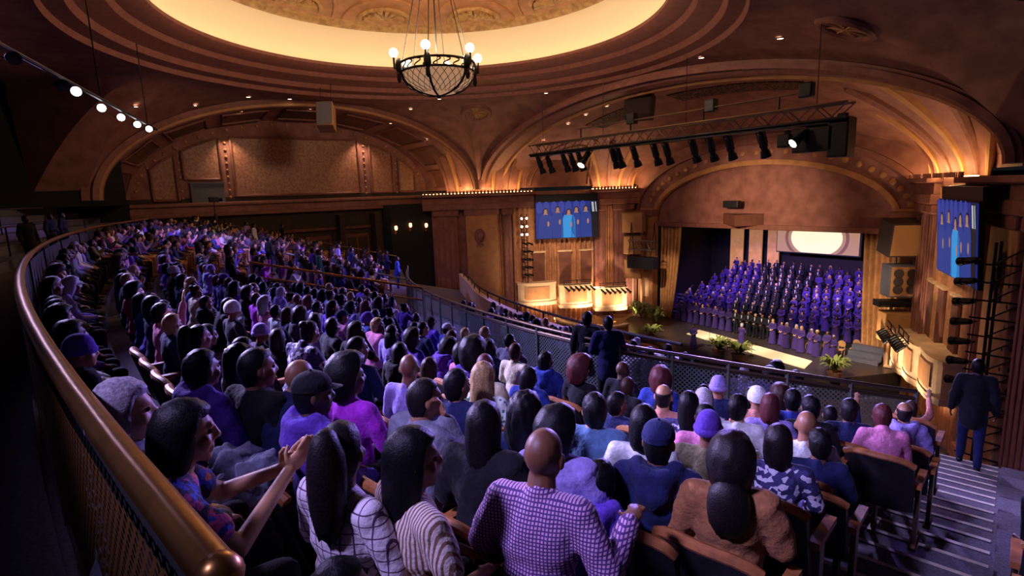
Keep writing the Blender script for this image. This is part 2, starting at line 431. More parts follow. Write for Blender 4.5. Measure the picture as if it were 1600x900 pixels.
# --- dome
DC = (-0.7, 12.2, 0.0)
RIM = [(13.0, 17.2), (12.9, 17.42), (12.3, 17.5), (12.15, 17.75), (11.3, 17.98), (11.15, 18.2), (10.5, 18.32), (10.3, 18.48), (10.3, 18.64), (10.55, 18.66), (11.15, 18.62)]
ceil = structure(empty('ceiling', (0, 0, 0)))
o = MB().lathe(RIM, 128, DC).build('dome_rim', MOULD, ceil, True)
o = MB().lathe([(11.15, 18.62), (11.28, 19.0), (11.22, 19.5), (11.0, 20.0), (10.6, 20.4), (10.1, 20.6)], 128, DC).build('dome_cove', COVEPL, ceil, True)
o = MB().lathe([(10.1, 20.6), (10.02, 20.5), (9.86, 20.58), (9.72, 20.76), (9.58, 20.68), (9.45, 20.8)], 128, DC).build('dome_frieze', GOLD_PL, ceil, True)
prof = [(9.45 - 3.85 * t, 20.8 + 0.75 * math.sin(t * PI / 2)) for t in [i / 10 for i in range(11)]]
o = MB().lathe(prof, 128, DC).build('dome_shell', TAN, ceil, True)
o = MB().lathe([(5.6, 21.55), (5.5, 21.38), (5.1, 21.38), (5.0, 21.7), (0.02, 22.3)], 96, DC).build('dome_oculus', GOLD_PL, ceil, True)
for i in range(80):   # dentils round the oculus
    a = 2 * PI * i / 80
    MB().box((DC[0] + 5.3 * math.cos(a), DC[1] + 5.3 * math.sin(a), 21.32), (0.16, 0.2, 0.16), a).build('dentil', GOLD_PL, ceil)
MB().lathe([(10.62, 18.70), (10.95, 18.70)], 128, DC).build('cove_light_strip', COVE, ceil)
# ornaments of the dome: shell lunettes framed by round arches
def dome_pt(r, a, lift=0.0):
    t = (9.45 - r) / 3.85; z = 20.8 + 0.75 * math.sin(max(0, min(1, t)) * PI / 2)
    return Vector((DC[0] + r * math.cos(a), DC[1] + r * math.sin(a), z - lift))
NSH = 11
for i in range(NSH):
    a = 2 * PI * (i + 0.05) / NSH
    ring = MB().tube([dome_pt(9.1 - 1.15 * math.sin(PI * k / 14), a + 0.165 * math.cos(PI * k / 14), 0.06) for k in range(15)], 0.13, 8)
    sh = ring.build('shell_ornament_arch', GOLD_PL, ceil, True)
    for k in range(9):
        g = PI * (k + 0.5) / 9
        MB().tube([dome_pt(9.05, a, 0.03), dome_pt(9.05 - 0.95 * math.sin(g), a + 0.14 * math.cos(g), 0.10)], [0.06, 0.17], 6).build('shell_ornament_lobe', GOLD_PL, sh, True)
    MB().tube([dome_pt(9.3 - 2.3 * math.sin(PI * k / 18), a + 0.255 * math.cos(PI * k / 18), 0.04) for k in range(19)], 0.085, 6).build('arch_moulding', TAN, ceil, True)

# --- the main ceiling: a saucer that falls to pendentives between the arches
X0, X1, Y0, Y1 = -16.4, 24.9, -3.0, 25.5
def z_front(x):
    return 11.4 + 5.75 * math.sqrt(max(0.004, 1 - (x / 16.75) ** 2))
def z_left(y):
    return 11.3 + 6.1 * math.sqrt(max(0.004, 1 - ((y - 12.3) / 12.5) ** 2))
def bound(a):
    c, s = math.cos(a), math.sin(a); ts = []
    if c > 1e-6: ts.append(((X1 - DC[0]) / c, 'R'))
    if c < -1e-6: ts.append(((X0 - DC[0]) / c, 'L'))
    if s > 1e-6: ts.append(((Y1 - DC[1]) / s, 'F'))
    if s < -1e-6: ts.append(((Y0 - DC[1]) / s, 'B'))
    t, k = min(ts)
    x, y = DC[0] + c * t, DC[1] + s * t
    z = z_front(x) if k == 'F' else z_left(y) if k == 'L' else 16.4 if k == 'R' else 16.9
    return t, z
def saucer(u, v):
    a = 2 * PI * u; t, zb = bound(a)
    r = 13.0 + (t - 13.0) * v
    return (DC[0] + r * math.cos(a), DC[1] + r * math.sin(a), 17.2 + (zb - 17.2) * v ** 1.9)
MB().grid(saucer, 240, 14, True).build('ceiling_saucer', PLASTER, ceil, True)
# round medallions on the pendentives
def saucer_at(x, y):
    a = math.atan2(y - DC[1], x - DC[0]); t, zb = bound(a); r = math.hypot(x - DC[0], y - DC[1])
    v = max(0, (r - 13) / (t - 13)); return Vector((x, y, 17.2 + (zb - 17.2) * min(1, v) ** 1.9))
def medal(x, y, nm):
    p = saucer_at(x, y); px_ = saucer_at(x + .1, y) - p; py_ = saucer_at(x, y + .1) - p
    n = px_.cross(py_).normalized()
    if n.z > 0: n = -n
    e = n.orthogonal().normalized(); f = n.cross(e)
    rg = MB(); rg.tube([p + n * 0.06 + (e * math.cos(2 * PI * k / 32) + f * math.sin(2 * PI * k / 32)) * 0.95 for k in range(32)], 0.16, 8, True)
    r_ = rg.build(nm, MOULD, ceil, True)
    d_ = MB(); vs = [p + n * 0.03] + [p + n * 0.05 + (e * math.cos(2 * PI * k / 32) + f * math.sin(2 * PI * k / 32)) * 0.85 for k in range(32)]
    d_.add(vs, [(0, 1 + k, 1 + (k + 1) % 32) for k in range(32)]); d_.build('medallion_disc', GOLD_PL, r_)
    for k in range(4):
        g = PI * k / 4
        MB().tube([p + n * 0.09 + (e * math.cos(g) + f * math.sin(g)) * 0.75, p + n * 0.09 - (e * math.cos(g) + f * math.sin(g)) * 0.75], 0.04, 6).build('medallion_spoke', TAN, r_)
medal(-12.4, 22.4, 'medallion')
medal(12.0, 22.6, 'medallion')

# --- front arch (between the dome and the vault over the stage)
def arch_path(a, b, z0, n=64, cx=0.0): return [(cx + a * math.cos(PI * i / n), z0 + b * math.sin(PI * i / n)) for i in range(n + 1)]
def arch_normal(a, b, n=64): 
    out = []
    for i in range(n + 1):
        t = PI * i / n; v = Vector((math.cos(t) / a, 0, math.sin(t) / b)).normalized(); out.append(v)
    return out
def arch_sweep(name, y, a, b, z0, prof, m, parent, cx=0.0, n=64):
    pts = [Vector((x, y, z)) for x, z in arch_path(a, b, z0, n, cx)]; nn = arch_normal(a, b, n)
    return MB().sweep(pts, prof, lambda i: (nn[i], Vector((0, 1, 0)))).build(name, m, parent, True)
arch_sweep('arch_band', 25.5, 16.75, 5.75, 11.4, [(-0.55, 1.3), (-0.55, 0.1), (-0.35, 0.0), (-0.35, -0.25), (0.0, -0.3), (0.05, -0.12), (0.45, -0.15), (0.5, 0.0), (0.5, 1.3)], MOULD, ceil)
arch_sweep('arch_bead', 25.15, 16.45, 5.45, 11.4, [(-0.12, -0.1), (0.12, -0.1), (0.12, 0.12), (-0.12, 0.12)], PLASTER, ceil)
arch_sweep('arch_bead', 26.9, 16.0, 5.2, 11.4, [(-0.16, -0.12), (0.16, -0.12), (0.16, 0.12), (-0.16, 0.12)], TAN, ceil)
# --- vault over the forestage
def vault(u, v, lift=0.0):
    y = 26.4 + 10.7 * v; a = 16.5 - 5.95 * v - lift; b = 5.55 - 2.5 * v ** 2 - lift
    return Vector((a * math.cos(PI * u), y, 11.3 + b * math.sin(PI * u)))
MB().grid(vault, 96, 20).build('vault', PLASTER, ceil, True)
def rib(pts, r, m=TAN, nm='vault_rib'): MB().tube(pts, r, 8).build(nm, m, ceil, True)
for s in (0, 1):
    U = (lambda q: q) if s else (lambda q: 1 - q)
    for rad in (0.20, 0.235):    # lunette arch over the screen
        rib([vault(U(0.01 + 0.20 * rad / 0.2 * math.sin(PI * i / 20)), 0.45 + rad * math.cos(PI * i / 20), 0.04) for i in range(21)], 0.10, MOULD, 'lunette_arch')
# pierced grilles in the vault
GRILLE = blotch_mat('pierced_grille', srgb('6a4434'), [srgb('2a1a16'), srgb('1e1412')], 9.0, 0.45)
def vpatch(nm, u0_, u1_, v0_, v1_, m, lift=0.05, parent=ceil):
    mb = MB(); n = 12
    mb.grid(lambda i, j: vault(u0_ + (u1_ - u0_) * i, v0_ + (v1_ - v0_) * j, lift), n, 4)
    for fr in (v0_, v1_): mb.grid(lambda i, j: vault(u0_ + (u1_ - u0_) * i, fr, lift * (1 - j)), n, 1)
    for fr in (u0_, u1_): mb.grid(lambda i, j: vault(fr, v0_ + (v1_ - v0_) * i, lift * (1 - j)), 4, 1)
    return mb.build(nm, m, parent, False)
vpatch('vault_grille', 0.34, 0.53, 0.28, 0.42, GRILLE)
vpatch('vault_grille', 0.60, 0.70, 0.28, 0.42, GRILLE)

# --- proscenium wall with its arch
pw = structure(empty('wall_stage', (0, 37, 0)))
PAx, PBx, PZ = 10.35, 4.75, 9.1
def pros(u, v):
    p = vault(u, 1.0); t = PI * u
    q = Vector((0.15 + PAx * math.cos(t), 37.05, PZ + PBx * math.sin(t)))
    return p.lerp(q, v) - Vector((0, 37, 0))
MB().grid(pros, 64, 3).build('arch_spandrel', PLASTER, pw, True)
def psweep(nm, a, b, z0, prof, m):
    pts = [Vector((0.15 + x, 0, z)) for x, z in arch_path(a, b, z0)]; nn = arch_normal(a, b)
    return MB().sweep(pts, prof, lambda i: (nn[i], Vector((0, 1, 0)))).build(nm, m, pw, True)
psweep('arch_moulding', 10.35, 4.75, 9.1, [(-0.15, -0.2), (0.2, -0.2), (0.2, 0.3), (-0.15, 0.3)], MOULD)
MB().grid(lambda u, v: (0.15 + (10.3 - 1.35 * v) * math.cos(PI * u), 0.05 + 0.35 * v, PZ - 0.5 * v + (4.7 - 0.85 * v) * math.sin(PI * u)), 64, 3).build('arch_soffit', PLASTER, pw, True)
psweep('arch_moulding', 8.9, 3.85, 8.6, [(-0.16, 0.2), (0.18, 0.2), (0.18, 0.6), (-0.16, 0.6)], TAN)
for i in range(27):          # rosettes on the arch band
    t = PI * (i + 1.5) / 29
    MB().ball((0.15 + 9.6 * math.cos(t), 0.2, PZ - 0.25 + 4.28 * math.sin(t)), (0.2, 0.1, 0.2), 8, 6).build('rosette', TAN, pw, True)
mb = MB(); vs = [(0.15 + 8.85 * math.cos(PI * i / 48), 0.75, 8.5 + 3.85 * math.sin(PI * i / 48)) for i in range(49)]
mb.add(vs + [(-8.7, 0.75, 7.75), (9.0, 0.75, 7.75)], [tuple(range(49)) + (49, 50)]); mb.build('lunette_panel', PLASTER, pw)
MB().box((0.15, 0.75, 7.95), (17.7, 0.5, 0.32)).build('header_beam', MOULD, pw)
MB().add([(-2.6, 0.72, 8.1), (0.6, 0.72, 8.1), (-1.0, -0.3, 8.0), (-2.6, 0.72, 8.9), (0.6, 0.72, 8.9), (-1.0, -0.3, 8.8)], [(0, 1, 2), (3, 5, 4), (0, 2, 5, 3), (2, 1, 4, 5)]).build('header_wedge', PLASTER_D, pw)
for s in (-1, 1):
    MB().box((0.15 + s * 9.6, 0.35, 4.0), (1.6, 0.7, 10.6)).build('pier', TAN, pw, bevel=0.04)
    MB().box((0.15 + s * 9.6, 0.1, 8.9), (1.9, 1.0, 0.5)).build('capital', MOULD, pw, bevel=0.06)
    for k in range(2):
        MB().box((0.15 + s * 9.6, -0.03, 2.6 + 2.5 * k), (0.9, 0.1, 1.7)).build('pier_panel', CREAM, pw, bevel=0.03)

# --- splayed side walls with pilasters, drapes, cornices
def SP(s, y, off=0.0, z=0.0):
    return Vector((s * (10.5 + (37 - y) * 0.55) - s * 0.876 * off, y - 0.482 * off, z))
SPANG = {s: math.atan2(-0.876, s * 0.482) for s in (-1, 1)}   # direction of the wall line
def spbox(s, ya, yb, z0, z1, o0, o1):
    mb = MB(); P = [SP(s, ya, o0), SP(s, yb, o0), SP(s, yb, o1), SP(s, ya, o1)]
    vs = [(p.x, p.y, z0) for p in P] + [(p.x, p.y, z1) for p in P]
    return mb.add(vs, [(0, 1, 2, 3), (4, 7, 6, 5), (0, 4, 5, 1), (1, 5, 6, 2), (2, 6, 7, 3), (3, 7, 4, 0)])
def drape(s, ya, yb, z0, z1, off, n=14, amp=0.12):
    return MB().grid(lambda u, v: SP(s, ya + (yb - ya) * u, off + amp * math.sin(u * n * 2 * PI) + amp * 0.4 * math.sin(u * n * 5.3), z0 + (z1 - z0) * v), n * 10, 4)
for s, nm in ((-1, 'wall_splay_left'), (1, 'wall_splay_right')):
    sw = structure(empty(nm))
    spbox(s, 21.2, 37.1, -1.3, 11.0, 0.0, -0.4).build('wall_slab', PLASTER, sw)
    # entablature
    spbox(s, 21.2, 29.2, 9.7, 10.2, 0, 0.75).build('architrave', MOULD, sw, bevel=0.05)
    spbox(s, 21.2, 29.2, 10.2, 10.75, 0, 0.62).build('frieze', PLASTER, sw)
    spbox(s, 21.2, 29.3, 10.75, 11.0, 0, 1.0).build('cornice', MOULD, sw, bevel=0.05)
    spbox(s, 33.5, 37.1, 9.7, 10.2, 0, 0.75).build('architrave', MOULD, sw, bevel=0.05)
    spbox(s, 33.5, 37.1, 10.2, 10.75, 0, 0.62).build('frieze', PLASTER, sw)
    spbox(s, 33.4, 37.1, 10.75, 11.0, 0, 1.0).build('cornice', MOULD, sw, bevel=0.05)
    spbox(s, 29.2, 33.5, 10.5, 11.0, 0, 0.3).build('cornice', MOULD, sw, bevel=0.04)
    for ya, yb in (((21.3, 29.2), (33.5, 36.9)) if s < 0 else ((28.3, 36.9),)):
        n = int((yb - ya) / 0.24)
        for k in range(n):
            y = ya + (yb - ya) * (k + 0.5) / n
            spbox(s, y - 0.08, y + 0.08, 10.98, 11.2, 0.92, 1.0).build('cresting', MOULD, sw)
        spbox(s, ya, yb, 11.0, 11.04, 0.45, 0.7).build('cornice_light_strip', BULB, sw)
    # pilasters
    pil = [(22.0, 23.6, PLASTER), (24.2, 26.5, TAN), (26.9, 27.5, PLASTER), (33.7, 34.5, PLASTER), (35.2, 36.6, PLASTER)]
    for ya, yb, m in pil:
        spbox(s, ya, yb, -1.3, 9.7, 0, 0.5).build('pilaster', m, sw, bevel=0.05)
        spbox(s, ya - 0.12, yb + 0.12, 9.2, 9.7, 0, 0.65).build('capital', MOULD, sw, bevel=0.08)
        spbox(s, ya - 0.12, yb + 0.12, -1.3, 0.2, 0, 0.65).build('pilaster_base', TAN, sw, bevel=0.05)
        nfl = max(2, int((yb - ya) / 0.35))
        if m is PLASTER:
            for k in range(nfl):
                y = ya + (yb - ya) * (k + 0.5) / nfl
                spbox(s, y - 0.08, y + 0.08, 0.4, 9.1, 0.5, 0.56).build('flute', MOULD, sw, bevel=0.03)
    # emblem on the broad pilaster
    c = SP(s, 25.2, 0.53, 7.5)
    em = MB().tube([(0.36 * math.cos(2 * PI * k / 24), 0, 0.52 * math.sin(2 * PI * k / 24)) for k in range(24)], 0.09, 8, True).build('emblem_wreath', MOULD, sw, True); em.location = c; em.rotation_euler = (0, 0, math.atan2(-0.876, s * 0.482))
    em2 = MB().ball((0, 0, 0), (0.27, 0.05, 0.42), 16, 8)
    for k in range(5): em2.tube([(0.09 * (k - 2), 0, -0.62), (0.16 * (k - 2), 0, -0.95 + 0.05 * abs(k - 2))], [0.05, 0.02], 6)
    em2 = em2.build('emblem', PLASTER, sw, True); em2.location = SP(s, 25.2, 0.53, 7.5); em2.rotation_euler = em.rotation_euler
    # drapes of the organ bay and its low openings
    drape(s, 27.6, 33.6, -0.9, 10.5, 0.3, 16, 0.13).build('drape', DRAPE, sw, True)
    drape(s, 34.55, 35.15, -0.9, 9.6, 0.3, 3, 0.1).build('drape', DRAPE, sw, True)
    drape(s, 26.5, 26.9, -0.9, 9.6, 0.2, 2, 0.1).build('drape', DRAPE, sw, True)
    for y in (29.4, 31.4, 33.0):
        spbox(s, y - 0.42, y + 0.42, 3.2, 5.9, 0.35, 0.5).build('niche_door', PLASTER_D, sw, bevel=0.03)
        spbox(s, y - 0.55, y + 0.55, 5.9, 6.05, 0.35, 0.58).build('niche_lintel', CREAM, sw, bevel=0.03)

# fan-shaped springings that flare from the cornices up into the vault
def conoid(s, yc, w0, w1, d0, d1, z1, nr):
    def P(ph, t, lift=0.0):
        q = t ** 1.7; wv = w0 + (w1 - w0) * q; dv = d0 + (d1 - d0) * q
        return SP(s, yc + (wv + lift) * math.cos(ph), max(0.05, (dv + lift) * math.sin(ph)), 11.02 + (z1 - 11.02) * t)
    MB().grid(lambda u, v: P(PI * u, v), 40, 12).build('fan_springing', PLASTER, ceil, True)
    for k in range(nr):
        ph = PI * (k + 0.5) / nr
        MB().tube([P(ph, i / 12, 0.02) for i in range(13)], [0.10 + 0.022 * i * w1 / 6 for i in range(13)], 8).build('fan_rib', (TAN, MOULD)[k % 2], ceil, True)
conoid(-1, 35.2, 1.5, 3.4, 0.2, 3.4, 14.6, 6)
conoid(-1, 25.6, 2.6, 3.9, 0.2, 2.6, 15.2, 6)
conoid(1, 32.6, 4.0, 7.0, 0.2, 4.6, 15.6, 7)

# --- left side arch, its vault, and the lunette wall
lw = structure(empty('wall_left', (-20.5, 12, 0)))
def larch(nm, x, yc, a, b, z0, prof, m):
    pts = [Vector((x, yc + a * math.cos(PI * i / 64), z0 + b * math.sin(PI * i / 64))) for i in range(65)]
    nn = [Vector((0, math.cos(PI * i / 64) / a, math.sin(PI * i / 64) / b)).normalized() for i in range(65)]
    return MB().sweep(pts, prof, lambda i: (nn[i], Vector((1, 0, 0)))).build(nm, m, ceil, True)
larch('arch_band', -16.4, 12.3, 12.5, 6.1, 11.3, [(-0.5, -0.6), (-0.5, 0.1), (-0.3, 0.25), (0.0, 0.3), (0.1, 0.15), (0.5, 0.2), (0.55, 0.0), (0.55, -0.6)], MOULD)
larch('arch_bead', -16.25, 12.3, 12.15, 5.75, 11.3, [(-0.1, -0.1), (0.1, -0.1), (0.1, 0.1), (-0.1, 0.1)], TAN)
def lvault(u, v, lift=0.0):
    a = 12.1 - 1.75 * v - lift; b = 5.75 - 0.5 * v - lift; yc = 12.3 - 0.3 * v
    return Vector((-16.6 - 3.9 * v, yc + a * math.cos(PI * u), 11.3 + b * math.sin(PI * u)))
MB().grid(lvault, 72, 8).build('side_vault', PLASTER, ceil, True)
for k in range(9):           # coffers of the side vault
    u = (k + 0.5) / 9
    MB().grid(lambda i, j: lvault(u - 0.035 + 0.07 * i, 0.25 + 0.5 * j, 0.06), 5, 3).build('coffer_panel', PLASTER_D, ceil, False)
    cof = MB().tube([lvault(u + du, vv, 0.07) for du, vv in ((-0.04, 0.2), (0.04, 0.2), (0.04, 0.8), (-0.04, 0.8))], 0.07, 6, True).build('coffer_frame', MOULD, ceil)
LW = Vector((-20.5, 12, 0))
def onl(y, z, off=0.0): return Vector((off, y - 12, z))
mb = MB(); vs = [onl(12.0 + 10.4 * math.cos(PI * i / 48), 11.3 + 5.3 * math.sin(PI * i / 48)) for i in range(49)]
mb.add(vs, [tuple(range(49))]); mb.build('lunette_wall', PLASTER, lw)
MB().add([onl(-12, -1.3), onl(24.5, -1.3), onl(24.5, 11.3), onl(-12, 11.3)], [(0, 1, 2, 3)]).build('lower_wall', DARKWALL, lw)  # dark brown colour holds the shade below the dado
def wbox(nm, y0, y1, z0, z1, o0, o1, m, bev=0.03, parent=lw):
    return MB().box((( o0 + o1) / 2, (y0 + y1) / 2 - 12, (z0 + z1) / 2), (o1 - o0, y1 - y0, z1 - z0)).build(nm, m, parent, bevel=bev)
wbox('dado_moulding', 1.5, 22.5, 10.75, 11.0, 0, 0.5, MOULD, 0.06)
wbox('dado_frieze', 1.5, 22.5, 10.3, 10.75, 0, 0.3, PLASTER)
wbox('dado_moulding', 1.5, 22.5, 10.05, 10.3, 0, 0.42, MOULD, 0.06)
wbox('wall_rail', 1.5, 22.5, 8.6, 8.8, 0, 0.2, PLASTER_D)
def wframe(pts, r=0.11, m=MOULD, nm='panel_frame'): MB().tube(pts, r, 6, True).build(nm, m, lw)
DAMASK = mat('damask_panel', srgb('a5755c'), 0.42, noise=0.45, nscale=7.0, col2=srgb('84503e'), bump=0.5, bscale=26)
def lun_z(y): return 11.3 + 5.3 * math.sqrt(max(0, 1 - ((y - 12) / 10.4) ** 2))
def wpanel(y0, y1, z0, top, nm='wall_panel'):
    n = 10; ys = [y0 + (y1 - y0) * i / n for i in range(n + 1)]
    up = [min(top, lun_z(y) - 0.75) for y in ys]
    pts = [onl(y, z0, 0.1) for y in ys] + [onl(y, z, 0.1) for y, z in reversed(list(zip(ys, up)))]
    p = MB().add([q - Vector((0.06, 0, 0)) for q in pts], [tuple(range(len(pts)))]).build(nm, DAMASK, lw)
    MB().tube(pts, 0.10, 6, True).build('panel_frame', MOULD, p)
wpanel(7.7, 16.6, 11.35, 15.3)
wpanel(4.75, 7.0, 12.5, 15.3)
wpanel(17.5, 19.4, 11.35, 15.3)
wpanel(19.9, 21.3, 11.35, 15.3)
wpanel(2.9, 4.3, 11.2, 15.0)
for y in (7.35, 4.5, 17.05, 19.65):   # studded strips between the panels
    for k in range(9):
        z = 11.3 + 0.45 * k
        if z < lun_z(y) - 0.5: MB().ball(onl(y, z, 0.06), (0.07, 0.09, 0.09), 8, 6).build('stud', TAN, lw, True)
for i in range(30):
    t = PI * (i + 1) / 31
    MB().ball(onl(12 + 10.05 * math.cos(t), 11.3 + 4.95 * math.sin(t), 0.06), (0.07, 0.1, 0.1), 8, 6).build('stud', TAN, lw, True)
# alcove under the corner pier, its shade put in as a black block; exit doors
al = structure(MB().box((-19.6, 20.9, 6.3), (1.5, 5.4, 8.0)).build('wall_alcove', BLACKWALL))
structure(MB().box((-19.8, 17.4, 6.0), (0.9, 0.5, 7.5)).build('trim_1', DARKWALL))
structure(MB().box((-19.8, 14.6, 6.0), (0.7, 0.4, 7.5)).build('trim_2', DARKWALL))
for i, y in enumerate((16.0, 13.0)):
    d_ = structure(MB().box((-20.42, y, 6.7), (0.12, 1.9, 3.0)).build('door_%d' % (i + 1), PLASTER_D, bevel=0.03))
    for q in (-0.45, 0.45):
        MB().box((-20.34, y + q, 6.7), (0.06, 0.7, 2.5)).build('door_leaf', DARKWALL, d_, bevel=0.02)
structure(MB().box((-18.35, -3.85, 14.4), (4.1, 10.3, 6.8)).build('wall_black_mask', BLACKWALL))  # black box added to darken the rear left corner
# rear: black side wall, rear wall
structure(MB().box((-20.4, -6.2, 8.5), (0.6, 15.4, 20)).build('wall_rear_left', BLACKWALL))
structure(MB().box((2, -9.5, 8.5), (50, 0.5, 20)).build('wall_back', BLACKWALL))
structure(MB().box((25.2, 5.5, 8.5), (0.5, 32, 20)).build('wall_right', DARKWALL))
structure(MB().box((2, -6.2, 17.05), (50, 6.6, 0.3)).build('ceiling_rear', BLACKWALL))
# stage house
structure(MB().box((0, 49.0, 5), (24, 0.4, 12.6)).build('wall_stage_back', BLACKWALL))
for s in (-1, 1): structure(MB().box((s * 11.2, 43.2, 5), (0.4, 11.2, 12.6)).build('wall_wing', BLACKWALL))
structure(MB().box((0, 44.1, 10.6), (24, 9.8, 0.3)).build('ceiling_stage', BLACKWALL))

# ================================================================== OBJECTS
def V(*a): return Vector(a)
# --- chandelier: dark metal bowl with globes
CH = V(-0.55, 12.75, 16.0)
ch = empty('chandelier', CH); tag(ch, 'dark metal bowl chandelier with white globe lamps hanging below the dome', 'chandelier')
RB = 1.6
for z, r in ((0.62, 0.055), (0.25, 0.05)):
    MB().tube([(RB * math.cos(2 * PI * k / 48), RB * math.sin(2 * PI * k / 48), z) for k in range(48)], r, 8, True).build('bowl_ring', BLACK, ch, True)
AMBGLASS = mat('amber_mesh_glass', srgb('c98a5e'), 0.5, noise=0.4, nscale=10, emit=(1, 0.55, 0.3), estr=0.35)
bprof = [(RB * math.cos(t), 0.25 - 0.95 * math.sin(t)) for t in [PI / 2 * i / 10 for i in range(11)]]
MB().lathe([(r * 0.985, z) for r, z in bprof], 48).build('bowl_glass', AMBGLASS, ch, True)
for k in range(6):
    a = 2 * PI * k / 6 + 0.3
    MB().tube([(r * math.cos(a), r * math.sin(a), z) for r, z in bprof], 0.055, 6).build('bowl_rib', BLACK, ch, True)
    arm = MB().ball((1.68 * math.cos(a), 1.68 * math.sin(a), 0.45), (0.17, 0.17, 0.34), 10, 8)
    arm.tube([(1.66 * math.cos(a), 1.66 * math.sin(a), 0.3), (1.9 * math.cos(a), 1.9 * math.sin(a), 0.35), (1.9 * math.cos(a), 1.9 * math.sin(a), 0.8)], 0.05, 6)
    arm.ball((1.72 * math.cos(a), 1.72 * math.sin(a), 0.0), (0.1, 0.1, 0.25), 8, 6)
    ao = arm.build('lamp_arm', BLACK, ch, True)
    MB().ball((1.9 * math.cos(a), 1.9 * math.sin(a), 0.98), 0.19, 16, 10).build('lamp_globe', GLOBE, ao, True)
    MB().tube([(1.55 * math.cos(a), 1.55 * math.sin(a), 0.62), (0.25 * math.cos(a), 0.25 * math.sin(a), 5.9)], 0.018, 5).build('suspension_wire', BLACK, ch)
for k in range(24):      # scrollwork and lattice of the bowl
    a = 2 * PI * k / 24
    pts = [((RB) * math.cos(a + 0.1 * math.sin(t)), RB * math.sin(a + 0.1 * math.sin(t)), 0.43 + 0.15 * math.cos(t * 0.5)) for t in [2 * PI * i / 10 for i in range(11)]]
    MB().tube(pts, 0.03, 5).build('scroll', BLACK, ch)
for k in range(28):
    for sg in (-1, 1):
        a = 2 * PI * k / 28
        MB().tube([(r * 1.0 * math.cos(a + sg * 0.55 * i / 7), r * math.sin(a + sg * 0.55 * i / 7), z) for i, (r, z) in enumerate(bprof[:8])], 0.012, 4).build('lattice_wire', BLACK, ch)
MB().cyl((0, 0, 0.2), (0, 0, 6.25), 0.03, 0.03, 6).build('chain', BLACK, ch)
MB().ball((0, 0, -0.72), 0.1, 10, 8).build('finial', BLACK, ch, True)

# --- recessed downlights in the ceiling
DL = [(-13.5, 2.2), (-15.0, 8.0), (-15.6, 5.2), (-15.8, 10.6), (-11.4, 18.9), (-6.6, 24.0), (-14.6, 18.4), (4.5, 24.6), (9.0, 23.6), (13.0, 19.0)]
dlm = None
def downlight(p, n, label):
    global dlm
    if dlm is None:
        ring = MB().tube([(0.16 * math.cos(2 * PI * k / 16), 0.16 * math.sin(2 * PI * k / 16), 0) for k in range(16)], 0.03, 6, True).mesh('downlight')
        lens = MB().add([(0, 0, 0.0)] + [(0.15 * math.cos(2 * PI * k / 16), 0.15 * math.sin(2 * PI * k / 16), -0.005) for k in range(16)], [(0, 1 + k, 1 + (k + 1) % 16) for k in range(16)]).mesh('lens')
        dlm = (ring, lens)
    r = put('downlight', dlm[0], MOULD); l = put('lens', dlm[1], DOWN, r)
    r.location = p; r.rotation_euler = (-n).to_track_quat('-Z', 'Y').to_euler() if n.length else (0, 0, 0)
    r.rotation_euler = n.to_track_quat('Z', 'Y').to_euler()
    tag(r, label, 'light', 'recessed ceiling downlights')
for i, (x, y) in enumerate(DL):
    p = saucer_at(x, y); downlight(p + V(0, 0, -0.03), V(0, 0, 1), 'small recessed downlight, %s from the rear along the plaster ceiling around the dome' % ordinal(i + 1))
for i, (u, v) in enumerate(((0.78, 0.16), (0.70, 0.16), (0.655, 0.16), (0.61, 0.16), (0.50, 0.16), (0.43, 0.16), (0.385, 0.16), (0.34, 0.16))):
    p = vault(u, v, 0.05); downlight(p, (V(0, 0, 1) if True else p), 'recessed downlight in vault edge behind front arch, %s from its left end' % ordinal(i + 1))
for i, u in enumerate((0.24, 0.34, 0.5, 0.62)):
    p = lvault(u, 0.12, 0.06); downlight(p, V(0, 0, 1), 'recessed downlight in the side wall arch vault, %s from the stage end' % ordinal(i + 1))
for i, (r, a) in enumerate(((5.4, 2.6), (5.4, 2.25), (5.4, 2.1), (5.4, 1.7), (5.4, 1.55))):
    downlight(dome_pt(r, a, 0.04), V(0, 0, 1), 'tiny lamp set in the dome shell, %s from the left' % ordinal(i + 1))

# --- stage lamps
def lamp_meshes():
    body = MB(); body.cyl((0, 0, -0.14), (0, 0, -0.50), 0.10, 0.13, 12); body.cyl((0, 0, -0.50), (0, 0, -0.62), 0.10, 0.10, 12); body.cyl((0, 0, -0.62), (0, 0, -0.82), 0.13, 0.16, 12)
    body.ball((0, 0, -0.14), (0.1, 0.1, 0.08), 12, 6)
    yoke = MB(); yoke.tube([(0.17, 0, -0.38), (0.17, 0, -0.05), (-0.17, 0, -0.05), (-0.17, 0, -0.38)], 0.02, 6); yoke.cyl((0, 0, -0.06), (0, 0, 0.08), 0.03, 0.03, 8)
    lens = MB().add([(0, 0, -0.835)] + [(0.14 * math.cos(2 * PI * k / 16), 0.14 * math.sin(2 * PI * k / 16), -0.83) for k in range(16)], [(0, 1 + k, 1 + (k + 1) % 16) for k in range(16)])
    return body.mesh('housing'), yoke.mesh('yoke'), lens.mesh('lens')
LMB, LMY, LMLmesh = lamp_meshes()
for m_ in (LMB,): smoothen(m_)
LMB.materials.append(LAMPBODY); LMY.materials.append(LAMPBODY)
LM_on = LMLmesh; LM_off = LMLmesh.copy(); LM_blue = LMLmesh.copy()
LM_on.materials.append(LENS); LM_off.materials.append(GLASSDARK); LM_blue.materials.append(LENSBLUE)
